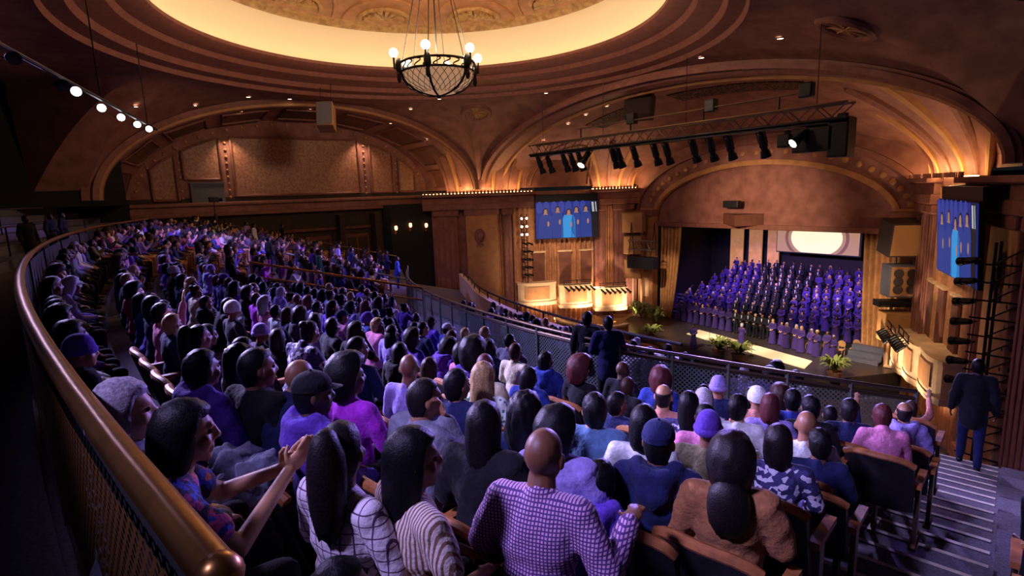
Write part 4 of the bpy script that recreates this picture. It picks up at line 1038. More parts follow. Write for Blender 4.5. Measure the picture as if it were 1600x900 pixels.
rail_run('mesh_railing', rail_pts(0.203, 0.235, 2, 1.1), 0, 1.15, STEEL, GREYRAIL, 'short mesh railing right of the stair aisle foot', (0.1,), WIRE, 0.032)
# double brass rail of the stairwell between the seat blocks
vp = [polar(4.3 + 0.9 * k, VOM1 - 0.005 + 0.0035 * k, rake(4.3 + 0.9 * k) + 1.4) for k in range(6)]
rail_run('brass_handrail', vp, 0, 1.4, BRASS, BRASS, 'double brass handrail along the stairwell between two seat blocks', (0.38,), None, 0.035, 2)
fp = [polar(6.2 + 0.9 * k, -0.265 + 0.012 * k, rake(6.2 + 0.9 * k) + 0.95) for k in range(7)]
rail_run('aisle_handrail', fp, 0, 0.95, GREYRAIL, GREYRAIL, 'curved pale handrail beside the far aisle in the left block', (), None, 0.04, 3)
sp_ = [polar(0.5 + 1.2 * k, -0.425, rake(0.5 + 1.2 * k) + 1.0) for k in range(11)]
rail_run('side_handrail', sp_, 0, 1.0, STEEL, DARKWALL, 'thin handrail along the far side wall edge of the seats', (), None, 0.035, 2)
# big brass rail behind the last row
bp_ = [polar(0.30, a, 10.3) for a in [0.1785 - 0.012 * k for k in range(40)]]
br = rail_run('brass_rail', bp_, 0, 1.27, BRASS, BLACK, 'thick curved brass rail with dark lattice panel behind the last row', (), None, 0.042, 4)
mb = MB(); o_ = br.location.copy()
P = [p - o_ for p in bp_]
mb.add([p - V(0, 0, 1.3) for p in P] + [p - V(0, 0, 0.1) for p in P], [(i, i + 1, len(P) + i + 1, len(P) + i) for i in range(len(P) - 1)])
pn = mb.build('back_panel', BLACKWALL, br)
mb = MB(); q_ = [p + V(0, -0.03, 0) for p in P]
mb.add([p - V(0, 0, 1.2) for p in q_] + [p - V(0, 0, 0.12) for p in q_], [(i, i + 1, len(P) + i + 1, len(P) + i) for i in range(len(P) - 1)])
lt = mb.build('lattice_panel', LATTICE, br); cum = [0]
for i in range(1, len(q_)): cum.append(cum[-1] + (q_[i] - q_[i - 1]).length)
l = lt.data.uv_layers.new(name='UVMap')
for lp in lt.data.loops:
    co = lt.data.vertices[lp.vertex_index].co; j = min(range(len(q_)), key=lambda i: (q_[i].xy - co.xy).length); l.data[lp.index].uv = (cum[j], co.z)
MB().ball(P[0], 0.046, 12, 8).build('end_cap', BRASS, br, True)
# two slim rails on the dim rear tiers
for k in range(2):
    rp = [polar(-2.5 - 1.5 * k, a, 10.4 + 0.6 * k) for a in [-0.30 + 0.03 * i for i in range(8)]]
    rail_run('rear_handrail', rp, 0, 1.0, STEEL, BLACK, 'slim rail on the dim rear tiers, %s one' % ('lower' if k == 0 else 'upper'), (), None, 0.025, 2)
# cream parapet of the lower tier beyond the balcony edge
def loge_d(a): return drail(a) + 3.4
def loge_z(a): return rake(drail(a)) - 0.25
lp_ = [polar(loge_d(a), a, rake(loge_d(a)) + 0.42) for a in [-0.36 + 0.02 * i for i in range(24)]]
lg = empty('lower_parapet', lp_[0]); o_ = lg.location.copy(); P = [p - o_ for p in lp_]
mb = MB(); mb.sweep(P, [(-0.12, -1.6), (0.12, -1.6), (0.12, 0.55), (-0.12, 0.55)], lambda i: ((polar(0, -0.36 + 0.02 * i) - V(FCX, FCY, 0)).normalized(), V(0, 0, 1))); mb.build('parapet_wall', CREAM, lg)
MB().tube([p + V(0, 0, 0.85) for p in P], 0.04, 8).build('parapet_rail', BLACK, lg)
for p in P[::2]: MB().cyl(p + V(0, 0, 0.5), p + V(0, 0, 0.85), 0.025, 0.025, 6).build('parapet_post', BLACK, lg)
tag(lg, 'cream parapet with dark rail on the lower tier below the balcony', 'parapet')
structure(MB().grid(lambda u, v: (lambda a: polar(drail(a) + 0.1 + 3.5 * v, a, loge_z(a) - 0.8 * v))(-0.36 + 0.53 * u), 28, 1).build('floor_lower_tier', CARPET))

# --- lamp bar over the rear seats
lbar = empty('lamp_bar', (0, 0, 14.35)); tag(lbar, 'black pipe of bright lamps hanging over the rear seats', 'lamp bar')
MB().cyl((-6.0, 2.35, -0.3), (9.0, -1.5, -0.3), 0.05, 0.05, 8).build('pipe', BLACK, lbar)
for x, y in ((-4.5, 1.95), (1.5, 0.45), (7.5, -1.1)): MB().cyl((x, y, -0.3), (x, y, 2.7), 0.02, 0.02, 5).build('hanging_cable', BLACK, lbar)
for i, (x, y, b_, sc) in enumerate(((7.8, -1.0, 'off', 0.8), (5.0, -0.35, 'off', 0.9), (4.2, -0.1, 'blue', 0.8), (1.4, 0.45, 'blue', 0.8), (-0.65, 1.0, 'blue', 0.8), (-2.5, 1.55, 'blue', 0.8), (-3.85, 2.0, 'blue', 0.8))):
    stage_lamp((x - 0.85, y - 0.05, 13.92), (20.5, 1.6, 11.3), '%s lamp on the pipe over the rear seats, %s from the left edge' % ('bright white' if b_ == 'blue' else 'unlit', ordinal(i + 1)), 'rear lamps', b_, sc)
# --- wall sconces by the dark alcove
for i, (y, z) in enumerate(((18.55, 8.45), (19.8, 8.6), (21.2, 8.5), (23.0, 8.6))):
    e = empty('wall_sconce', (-18.82, y, z)); MB().box((-0.02, 0, -0.2), (0.06, 0.12, 0.4)).build('bracket', BRASS, e, bevel=0.01); MB().lathe([(0.07, 0.0), (0.12, 0.12), (0.11, 0.3), (0.05, 0.34)], 12, (0.12, 0, -0.1)).build('shade', SCONCE, e, True)
    tag(e, 'small glowing wall sconce in the dark alcove, %s from the left' % ordinal(i + 1), 'wall lamp', 'alcove sconces')
# --- camera on tripod and a banner on the far wall
tp = empty('camera_tripod', (-13.8, 5.3, rake(2.0))); tag(tp, 'video camera on a tall tripod at the far rear seats', 'tripod')
for k in range(3): MB().cyl((0.5 * math.cos(2.1 * k), 0.5 * math.sin(2.1 * k), 0), (0, 0, 1.9), 0.03, 0.03, 6).build('leg', BLACK, tp)
MB().cyl((0, 0, 1.8), (0, 0, 2.5), 0.03, 0.03, 6).build('column', BLACK, tp); MB().box((0, 0, 2.6), (0.25, 0.5, 0.3)).build('camera_body', BLACK, tp, bevel=0.03); MB().cyl((0, 0.25, 2.6), (0, 0.45, 2.6), 0.08, 0.1, 12).build('camera_lens', BLACK, tp)
bn = tag(MB().box((-20.3, 6.0, 11.55), (0.08, 2.0, 1.35)).box((-20.26, 6.0, 12.25), (0.12, 2.1, 0.08)).build('dark_banner', SPK_GREY), 'dark grey board fixed to the side wall behind the tripod', 'board')

# ================================================================== SEATS
def seat_meshes():
    w_ = 0.52
    def bk(u, v, off):
        x = (u - 0.5) * w_; z = 0.36 + 0.50 * v
        return V(x, -0.02 - 0.13 * v + 0.05 * (2 * (u - 0.5)) ** 2 + off, z - 0.05 * (2 * (u - 0.5)) ** 4 * v)
    back = MB(); back.grid(lambda u, v: bk(u, v, -0.03), 10, 6); back.grid(lambda u, v: bk(u, v, 0.03), 10, 6, flip=True)
    for vv in (0, 1): back.grid(lambda u, v: bk(u, vv, -0.03 + 0.06 * v), 10, 1)
    for uu_ in (0, 1): back.grid(lambda u, v: bk(uu_, u, -0.03 + 0.06 * v), 6, 1)
    trim = MB().tube([bk(u / 10, 1.0, 0) + V(0, 0, 0.015) for u in range(11)], 0.032, 8)
    pad = MB().grid(lambda u, v: bk(0.08 + 0.84 * u, 0.08 + 0.8 * v, 0.03 + 0.05 * math.sin(PI * u) * math.sin(PI * v)), 10, 8)
    pan = MB(); pan.box((0, 0.24, 0.40), (0.46, 0.44, 0.10))
    arm = MB(); arm.box((0, 0.16, 0.62), (0.06, 0.36, 0.045)); arm.cyl((0, 0.34, 0.62), (0, 0.345, 0.60), 0.03, 0.03, 8)
    leg = MB(); leg.box((0, 0.1, 0.31), (0.035, 0.09, 0.6)); leg.box((0, 0.1, 0.02), (0.06, 0.22, 0.03))
    out = []
    for mb, m, sm in ((back, SEATBLACK, True), (trim, WOOD, True), (pad, SEATFAB, True), (pan, SEATFAB, False), (arm, WOOD, False), (leg, STEEL, False)):
        me = mb.mesh('seat_piece'); me.materials.append(m)
        if sm: smoothen(me)
        out.append(me)
    return out
SEAT = seat_meshes()
def seat(p, rz, label, end=False, group='theatre seats'):
    e = empty('theatre_seat', p, rz)
    put('backrest', SEAT[0], SEATBLACK, e); put('wood_trim', SEAT[1], WOOD, e); put('back_pad', SEAT[2], SEATFAB, e); put('seat_cushion', SEAT[3], SEATFAB, e)
    for x in ((-0.28, 0.28) if end else (-0.28,)):
        put('armrest', SEAT[4], WOOD, e, mtx=Matrix.Translation((x, 0, 0))); put('leg', SEAT[5], STEEL, e, mtx=Matrix.Translation((x, 0, 0)))
    return tag(e, label, 'seat', group)
def facing(p, target): 
    f = Vector(target) - Vector(p); return math.atan2(-f.x, f.y)
SEATPITCH = 0.56
def seat_angle(k, j, block):
    r = RCAM - trow(k) - 0.1
    return AI0 - 0.0012 - (0.30 + SEATPITCH * j) / r if block == 0 else VOM0 - (0.35 + SEATPITCH * j) / r if block == 1 else AI1 + 0.0012 + (0.30 + SEATPITCH * j) / r
def seat_pos(k, j, block):
    return polar(trow(k) + 0.12, seat_angle(k, j, block), zrow(k))
# ================================================================== PEOPLE
CLOUD = bpy.data.textures.new('folds', 'CLOUDS'); CLOUD.noise_scale = 0.09; CLOUD.noise_depth = 2
def fuse(mb, voxel, iters=3, ratio=1.0, disp=0.0, name='figure'):
    me0 = bpy.data.meshes.new('tmp'); me0.from_pydata(mb.v, [], mb.f); me0.update()
    bm = bmesh.new(); bm.from_mesh(me0); bmesh.ops.remove_doubles(bm, verts=bm.verts, dist=1e-6); bmesh.ops.recalc_face_normals(bm, faces=bm.faces); bm.to_mesh(me0); bm.free()
    o = bpy.data.objects.new('tmp', me0); COL.objects.link(o)
    r = o.modifiers.new('r', 'REMESH'); r.mode = 'VOXEL'; r.voxel_size = voxel
    if iters:
        s = o.modifiers.new('s', 'SMOOTH'); s.factor = 0.5; s.iterations = iters
    if disp:
        d = o.modifiers.new('d', 'DISPLACE'); d.texture = CLOUD; d.strength = disp; d.mid_level = 0.5
    if ratio < 1:
        c = o.modifiers.new('c', 'DECIMATE'); c.ratio = ratio
    dg = bpy.context.evaluated_depsgraph_get()
    me = bpy.data.meshes.new_from_object(o.evaluated_get(dg), depsgraph=dg)
    bpy.data.objects.remove(o); bpy.data.meshes.remove(me0)
    me.name = name; me.materials.clear()
    me.polygons.foreach_set('use_smooth', [True] * len(me.polygons))
    return me

def hand(mb, wr, d, n, side, r=0.0088, curl=0.5, L=1.0):
    """palm with four fingers and a thumb: d points along the hand, n out of the palm"""
    d = d.normalized(); n = (n - d * n.dot(d)).normalized(); x = d.cross(n) * side
    pc = wr + d * 0.05
    R = Matrix((x, d, n)).transposed()
    mb.ball(pc, (0.04, 0.055, 0.016), 12, 8, R=R)
    for k, ln in enumerate((0.062, 0.074, 0.070, 0.054)):
        b = wr + d * 0.088 + x * (0.030 - 0.020 * k)
        m = b + (d * (1 - 0.35 * curl) + n * 0.7 * curl).normalized() * ln * 0.55
        t = m + (d * (1 - curl) + n * 1.0 * curl).normalized() * ln * 0.5
        mb.cap(b, m, r * 1.05, r, 8); mb.cap(m, t, r, r * 0.85, 8)
    b = wr + d * 0.022 + x * 0.032; m = b + (x * 0.8 + d * 0.7 + n * 0.2).normalized() * 0.038; t = m + (d * 0.9 + x * 0.25 + n * 0.35).normalized() * 0.032
    mb.cap(b, m, r * 1.25, r * 1.1, 8); mb.cap(m, t, r * 1.1, r * 0.9, 8)

def head(mb, M):
    R = M.to_3x3()
    def B(c, r): mb.ball(M @ V(*c), r, 16, 12, R=R)
    def Cp(a, b, r1, r2): mb.cap(M @ V(*a), M @ V(*b), r1, r2, 10)
    B((0, -0.010, 0.022), (0.077, 0.097, 0.100)); B((0, 0.022, -0.035), (0.063, 0.074, 0.083)); B((0, 0.062, -0.098), (0.030, 0.026, 0.024))
    Cp((-0.03, 0.078, 0.030), (0.03, 0.078, 0.030), 0.015, 0.015); Cp((0, 0.088, 0.022), (0, 0.108, -0.022), 0.010, 0.014)
    B((-0.014, 0.098, -0.026), (0.011, 0.011, 0.009)); B((0.014, 0.098, -0.026), (0.011, 0.011, 0.009))
    Cp((-0.020, 0.086, -0.058), (0.020, 0.086, -0.058), 0.010, 0.010); Cp((-0.018, 0.083, -0.070), (0.018, 0.083, -0.070), 0.010, 0.010)
    for s in (-1, 1):
        B((s * 0.083, -0.006, -0.012), (0.011, 0.021, 0.032)); B((s * 0.045, 0.06, -0.03), (0.025, 0.025, 0.03))
def eyes(me, M):
    """eyes and lips added to the head as small pieces of the same mesh"""
    bm = bmesh.new(); bm.from_mesh(me)
    for s in (-1, 1):
        r_ = bmesh.ops.create_icosphere(bm, subdivisions=1, radius=0.0125, matrix=M @ Matrix.Translation((s * 0.031, 0.077, 0.006)))
        for f in {f for v in r_['verts'] for f in v.link_faces}: f.material_index = 1
    bm.to_mesh(me); bm.free()

def lerp(a, b, t): return a + (b - a) * t
def figure(sit=True, lean=0.0, yaw=0.0, pitch=0.0, elbows=None, hands=None, hdir=None, hnorm=None, curl=0.5, tilt=0.0, fine=1.0, knees=None, feet=None, female=False):
    """joints of one pose; the figure faces +Y and stands or sits with feet at z = 0"""
    hip = V(0, 0.0, 0.52) if sit else V(0, 0, 0.93)
    Rl = Matrix.Rotation(-math.radians(lean), 3, 'X')
    T = lambda x, y, z: hip + Rl @ V(x, y, z)
    J = {'hip': hip, 'belly': T(0, 0.01, 0.16), 'chest': T(0, 0.01, 0.38), 'neck': T(0, 0.0, 0.56), 'shL': T(-0.175, 0, 0.50), 'shR': T(0.175, 0, 0.50)}
    hc = T(0, 0.035, 0.70) if lean < 15 else T(0, 0.07, 0.69)
    J['head'] = Matrix.Translation(hc) @ Matrix.Rotation(math.radians(yaw), 4, 'Z') @ Matrix.Rotation(-math.radians(lean * 0.45 + pitch), 4, 'X') @ Matrix.Rotation(math.radians(tilt), 4, 'Y')
    if elbows is None: elbows = (hip + V(-0.27, 0.04, 0.26), hip + V(0.27, 0.04, 0.26)) if sit else (T(-0.25, -0.02, 0.22), T(0.25, -0.02, 0.22))
    if hands is None: hands = (hip + V(-0.09, 0.30, 0.13), hip + V(0.09, 0.30, 0.13)) if sit else (T(-0.27, 0.06, -0.02), T(0.27, 0.06, -0.02))
    J['el'] = [Vector(e) for e in elbows]; J['ha'] = [Vector(h) for h in hands]
    J['hd'] = hdir or [(J['ha'][i] - J['el'][i]).normalized() for i in range(2)]
    J['hn'] = hnorm or [V(0, 0, -1) if sit else V(1 if i == 0 else -1, 0, 0) for i in range(2)]
    if sit:
        J['kn'] = knees or [V(-0.12, 0.44, 0.53), V(0.12, 0.44, 0.53)]; J['an'] = feet or [V(-0.12, 0.42, 0.09), V(0.12, 0.42, 0.09)]
    else:
        J['kn'] = knees or [V(-0.10, 0.01, 0.50), V(0.10, 0.01, 0.50)]; J['an'] = feet or [V(-0.10, -0.02, 0.09), V(0.10, -0.02, 0.09)]
    J['hp'] = [hip + V(-0.09, 0, -0.01), hip + V(0.09, 0, -0.01)]; J['curl'] = curl; J['R'] = Rl; J['sit'] = sit
    return J
def skin_mesh(J, voxel=0.0125, ratio=0.4, detail=True, nm='person'):
    mb = MB(); head(mb, J['head']); H = J['head']
    mb.cap(H @ V(0, -0.018, -0.07), J['neck'] - V(0, 0, 0.03), 0.057, 0.068)
    mb.ball(J['chest'], (0.15, 0.085, 0.19), 16, 10, R=J['R']); mb.ball(J['belly'], (0.13, 0.09, 0.18), 16, 10, R=J['R']); mb.ball(J['hip'], (0.15, 0.11, 0.11), 16, 10)
    for i, sd in ((0, -1), (1, 1)):
        sh = J['shL'] if i == 0 else J['shR']
        mb.cap(J['neck'] - V(0, 0, 0.04), sh, 0.05, 0.05); mb.cap(sh, J['el'][i], 0.049, 0.040); mb.cap(J['el'][i], J['ha'][i], 0.040, 0.027)
        hand(mb, J['ha'][i], J['hd'][i], J['hn'][i], sd if True else 1, curl=J['curl'], r=0.0088 if detail else 0.012)
        mb.cap(J['hp'][i], J['kn'][i], 0.075, 0.055); mb.cap(J['kn'][i], J['an'][i], 0.052, 0.036); mb.cap(J['an'][i] - V(0, 0.03, 0.045), J['an'][i] + V(0, 0.14, -0.05), 0.035, 0.03)
    me = fuse(mb, voxel, 2, ratio, 0, nm); me.materials.append(SKIN); me.materials.append(EYE_M); eyes(me, J['head'])
    return me
def top_mesh(J, sleeve='long', voxel=0.017, ratio=0.5, disp=0.02, bulk=0.0, hood=False, nm='shirt', low=0.0):
    mb = MB(); R = J['R']; b = bulk
    mb.ball(J['chest'], (0.178 + b, 0.112 + b, 0.20 + b), 16, 12, R=R); mb.ball(J['belly'], (0.160 + b, 0.118 + b, 0.19), 16, 12, R=R); mb.ball(J['hip'] + V(0, 0, 0.05), (0.172 + b, 0.135 + b, 0.11), 16, 12)
    mb.ball(lerp(J['chest'], J['neck'], 0.55), (0.16 + b, 0.085 + b, 0.08), 16, 10, R=R)
    if low: mb.cap(J['hip'], J['hip'] - V(0, 0, low), 0.16 + b, 0.17 + b)
    mb.cap(J['neck'] - V(0, 0, 0.045), J['neck'] + V(0, 0.0, -0.005), 0.066, 0.064)
    for i in range(2):
        sh = J['shL'] if i == 0 else J['shR']
        mb.cap(J['neck'] - V(0, 0, 0.055), sh, 0.063 + b, 0.064 + b)
        if sleeve == 'long':
            mb.cap(sh, J['el'][i], 0.066 + b, 0.055 + b); mb.cap(J['el'][i], lerp(J['el'][i], J['ha'][i], 0.93), 0.054 + b, 0.040 + b * 0.6)
        elif sleeve == 'short': mb.cap(sh, lerp(sh, J['el'][i], 0.62), 0.066 + b, 0.064 + b)
        else: mb.ball(sh, 0.06)
    if hood:
        R_ = J['R']; n = J['neck']
        for k in range(9):
            t = PI * k / 8; c = n + R_ @ V(0.105 * math.cos(t), -0.02 - 0.085 * math.sin(t), 0.0 - 0.05 * math.sin(t) + 0.02); mb.ball(c, (0.05, 0.05, 0.055 + 0.02 * math.sin(t)), 10, 8)
        mb.ball(n + R_ @ V(0, -0.12, -0.10), (0.10, 0.05, 0.09), 12, 8)
    return fuse(mb, voxel, 2, ratio, disp, nm)
def bottom_mesh(J, voxel=0.02, ratio=0.5, disp=0.012, nm='trousers'):
    mb = MB(); mb.ball(J['hip'], (0.175, 0.14, 0.125), 14, 10)
    for i in range(2):
        mb.cap(J['hp'][i], J['kn'][i], 0.098, 0.072); mb.cap(J['kn'][i], J['an'][i] + V(0, 0, 0.02), 0.07, 0.055)
    return fuse(mb, voxel, 2, ratio, disp, nm)
def shoe_mesh():
    return fuse(MB().cap((0, -0.035, 0.045), (0, 0.13, 0.035), 0.046, 0.038).cap((0, 0.0, 0.05), (0, 0.03, 0.09), 0.045, 0.045), 0.014, 2, 0.5, 0, 'shoe')

# --- hair and hats, in the head's own frame
def smooth01(t): t = max(0, min(1, t)); return t * t * (3 - 2 * t)
def ico(sub):
    bm = bmesh.new(); bmesh.ops.create_icosphere(bm, subdivisions=sub, radius=1.0)
    vs = [v.co.copy() for v in bm.verts]; fs = [tuple(v.index for v in f.verts) for f in bm.faces]; bm.free(); return vs, fs
ICO = {s: ico(s) for s in (2, 3, 4)}
def hair_mb(kind, sub=4, seed=0):
    vs, fs = ICO[sub]; out = []; rnd = random.Random(seed); so = V(seed * 3.1, 7.7, 1.3)
    P = dict(crop=(0.035, 0, 0.01, 14), short=(0.13, 0, 0.05, 7), afro=(0.62, 0, 0.10, 5), bigafro=(0.95, 0, 0.12, 5), bob=(0.16, 0.10, 0.03, 9), long=(0.15, 0.27, 0.03, 8), wavy=(0.22, 0.24, 0.10, 6), curly=(0.42, 0.13, 0.16, 7),
             tied=(0.06, 0, 0.02, 12), braids=(0.10, 0.0, 0.03, 10), bald_side=(-0.04, 0, 0.035, 16))[kind]
    th, drop, nz, ns = P
    for d in vs:
        zl = lerp(-1.3, 0.5, smooth01((d.y - 0.12) / 0.42)) if drop else lerp(-0.9, 0.5, smooth01((d.y + 0.35) / 0.9))
        k = smooth01((d.z - zl) / (0.18 if drop else 0.34) + 0.5 - (0 if drop else 0.1))
        if kind == 'bald_side': k *= smooth01((0.45 - d.z) / 0.2)
        n = mnoise.noise(d * ns * 0.55 + so) * nz + mnoise.noise(d * ns * 2.2 + so) * nz * 0.5
        if kind in ('long', 'bob', 'wavy', 'tied', 'short'): n += 0.022 * math.sin(math.atan2(d.x, -d.y) * 24 + 3 * n / max(nz, 0.01))
        r = 0.92 + k * (0.12 + th + n)
        p = V(d.x * 0.077 * r, d.y * 0.097 * r - 0.010, d.z * 0.100 * r + 0.022)
        if not drop and d.y < 0.15 and d.z < 0: p.z += d.z * 0.06 * k * smooth01((0.15 - d.y) / 0.4)
        if drop:
            back = smooth01((0.42 - d.y) / 0.5) * smooth01((0.25 - d.z) / 1.1)
            p.z -= drop * back * (1 + n * 1.2); p.x *= 1 + (0.42 if kind in ('curly', 'wavy') else 0.20) * back; p.y = p.y * (1 + 0.10 * back) - 0.012 * back
        out.append(p)
    mb = MB().add(out, fs)
    return mb
def hair_mesh(kind, sub=4, seed=0):
    if kind == 'ponytail':
        mb = hair_mb('tied', sub, seed)
        b = hair_mb('afro', 3, seed + 5); mb.add([V(p[0] * 0.62, -0.115 + p[1] * 0.55, -0.10 + p[2] * 1.35) for p in b.v], b.f)
    elif kind == 'curlypuff':
        mb = hair_mb('afro', sub, seed); b = hair_mb('bigafro', 3, seed + 5); mb.add([V(p[0] * 0.72, -0.125 + p[1] * 0.5, -0.20 + p[2] * 0.8) for p in b.v], b.f)
    elif kind == 'bun':
        mb = hair_mb('tied', sub, seed); mb.ball((0, -0.09, 0.09), (0.05, 0.05, 0.045), 12, 8)
    elif kind == 'braids':
        mb = hair_mb('braids', sub, seed); rnd = random.Random(seed)
        for k in range(34):
            a = PI + 0.12 + (PI - 0.24) * k / 33; x = 0.088 * math.cos(a); y = 0.105 * math.sin(a) - 0.01
            L = rnd.uniform(0.24, 0.34); mb.tube([(x, y, 0.03), (x * 1.12, y * 1.05, -0.06), (x * 1.25, y * 1.08 - 0.01, -0.06 - L * 0.5), (x * 1.2, y * 1.06 - 0.01, -0.06 - L)], [0.012, 0.013, 0.012, 0.006], 6)
    elif kind == 'cap':
        mb = MB(); mb.grid(lambda u, v: V(0.089 * math.cos(2 * PI * u) * math.cos(v * PI / 2), 0.110 * math.sin(2 * PI * u) * math.cos(v * PI / 2) - 0.010, 0.045 + 0.092 * math.sin(v * PI / 2) ** 0.9), 24, 8, True)
        mb.grid(lambda u, v: V((u - 0.5) * 0.15 * (1 - 0.25 * v), 0.085 + 0.075 * v - 0.05 * (2 * u - 1) ** 2, 0.05 - 0.02 * v), 8, 3); mb.ball((0, -0.01, 0.138), 0.009, 8, 6)
        mb.grid(lambda u, v: V(0.090 * math.cos(2 * PI * u), 0.111 * math.sin(2 * PI * u) - 0.010, 0.035 + 0.03 * v), 24, 1, True)
    elif kind == 'beanie':
        mb = MB(); mb.grid(lambda u, v: V(0.093 * math.cos(2 * PI * u) * math.cos(v * PI / 2) ** 0.8, 0.114 * math.sin(2 * PI * u) * math.cos(v * PI / 2) ** 0.8 - 0.012, 0.03 + 0.13 * math.sin(v * PI / 2)), 24, 8, True)
        mb.grid(lambda u, v: V((0.094 + 0.012 * math.sin(PI * v)) * math.cos(2 * PI * u), (0.115 + 0.012 * math.sin(PI * v)) * math.sin(2 * PI * u) - 0.012, -0.005 + 0.055 * v), 32, 4, True)
    elif kind == 'bonnet':
        mb = MB(); mb.grid(lambda u, v: V((0.10 + 0.006 * math.sin(14 * PI * u)) * math.cos(2 * PI * u) * math.cos((v - 0.2) * PI / 2 / 0.8), 0.125 * math.sin(2 * PI * u) * math.cos((v - 0.2) * PI / 2 / 0.8) - 0.02, 0.03 + 0.12 * math.sin((v - 0.2) * PI / 2 / 0.8)), 28, 8, True)
    else: mb = hair_mb(kind, sub, seed)
    me = mb.mesh('hair'); me.polygons.foreach_set('use_smooth', [True] * len(me.polygons))
    return me
HAIRS = {}
def get_hair(kind, sub=4, seed=0):
    key = (kind, sub, seed)
    if key not in HAIRS:
        HAIRS[key] = hair_mesh(kind, sub, seed); HAIRS[key].materials.append(CLOTH if kind in ('cap', 'beanie', 'bonnet') else HAIR)
    return HAIRS[key]

POSES = {
    'lap': figure(), 'left': figure(yaw=24), 'right': figure(yaw=-22, pitch=2), 'forward': figure(lean=16, elbows=(V(-0.25, 0.22, 0.70), V(0.25, 0.22, 0.70)), hands=(V(-0.07, 0.46, 0.66), V(0.07, 0.46, 0.66))),
    'chin': figure(lean=6, yaw=-18, elbows=(V(-0.28, 0.05, 0.78), V(0.24, 0.20, 0.86)), hands=(V(-0.10, 0.3, 0.66), V(0.10, 0.16, 1.10)), hdir=[V(0.4, 0.9, 0), V(-0.2, 0, 1)], hnorm=[V(0, 0, -1), V(-0.3, -1, 0)], curl=0.7),
    'clasp': figure(lean=3, pitch=-3, elbows=(V(-0.25, 0.14, 0.78), V(0.25, 0.14, 0.78)), hands=(V(-0.035, 0.33, 0.98), V(0.035, 0.33, 0.98)), hdir=[V(0.1, 0.45, 0.9), V(-0.1, 0.45, 0.9)], hnorm=[V(1, 0, 0), V(-1, 0, 0)], curl=0.15),
    'raised': figure(yaw=8, pitch=6, elbows=(V(-0.26, 0.10, 0.80), V(0.30, 0.16, 1.10)), hands=(V(-0.09, 0.30, 0.65), V(0.28, 0.22, 1.36)), hdir=[V(0.4, 0.9, 0), V(0, 0.1, 1)], hnorm=[V(0, 0, -1), V(0, 1, 0)], curl=0.15),
}
SKINM = {k: skin_mesh(J) for k, J in POSES.items()}
TOPS = {}
def get_top(pose, style):
    key = (pose, style)
    if key not in TOPS:
        J = POSES[pose]
        kw = dict(long=dict(sleeve='long', nm='shirt'), short=dict(sleeve='short', nm='tee_shirt'), coat=dict(sleeve='long', bulk=0.022, disp=0.03, nm='jacket'), hood=dict(sleeve='long', bulk=0.014, disp=0.026, hood=True, nm='hoodie'), gown=dict(sleeve='short', nm='dress'))[style]
        TOPS[key] = top_mesh(J, **kw); TOPS[key].materials.append(CLOTH)
    return TOPS[key]
SITPANTS = bottom_mesh(POSES['lap']); SITPANTS.materials.append(CLOTH)
SHOE = shoe_mesh(); SHOE.materials.append(BLACK)
SKINS = {'deep': srgb('4a2e22'), 'brown': srgb('6b4430'), 'mid': srgb('8d5f45'), 'tan': srgb('b5845f'), 'fair': srgb('d9a987')}
COLS = {'navy': '1e2450', 'black': '16161c', 'charcoal': '33333c', 'purple': '5b3aa8', 'lilac': '9a8ad0', 'violet': '6a48c8', 'white': 'd8dcdc', 'cream': 'cfc8a8', 'pink': 'd080a8', 'magenta': 'b030c8', 'blue': '30409a', 'denim': '5878a0',
        'grey': '7a7a8c', 'red': 'a04048', 'teal': '3a8a90', 'olive': '6a6448', 'brown': 'a06a44', 'mint': 'b8dcc8', 'rose': 'c88878'}
HCOL = {'black': '0e0d12', 'dark': '1c1518', 'brown': '3e2620', 'blonde': 'b89868', 'silver': 'b8b0c0', 'auburn': '5a2a2c'}
PEOPLE = 0
def person(p, rz, pose='lap', style='long', top='navy', skin='brown', hair='crop', hcol='black', pants='black', label='', group='seated audience', scale=1.0, topmat=None, hat=None, hatcol='navy', hsub=4, cat='person', extra=None, skinm=None, topm=None, pantm=None, headM=None, hseed=0, name='person'):
    o = put(name, skinm or SKINM[pose], SKIN); o.location = p; o.rotation_euler = (0, 0, rz); o.scale = (scale,) * 3; o.color = (*SKINS[skin], 1)
    tm = topm or get_top(pose, style)
    t = put(tm.name.split('.')[0], tm, CLOTH, o); t.color = (*srgb(COLS.get(top, top)), 1)
    if topmat: t.material_slots[0].link = 'OBJECT'; t.material_slots[0].material = topmat
    if pantm is not False:
        b = put('trousers', pantm or SITPANTS, CLOTH, o); b.color = (*srgb(COLS[pants]), 1)
    hm = headM if headM is not None else POSES[pose]['head']
    if hair and hair != 'bald':
        h = put('hair', get_hair(hair, hsub, hseed), HAIR, o, mtx=hm); h.color = (*srgb(HCOL[hcol]), 1)
    if hat:
        h = put('cap' if hat == 'cap' else 'beanie' if hat == 'beanie' else 'bonnet', get_hair(hat, hsub, 0), CLOTH, o, mtx=hm); h.color = (*srgb(COLS[hatcol]), 1)
    return tag(o, label, cat, group)

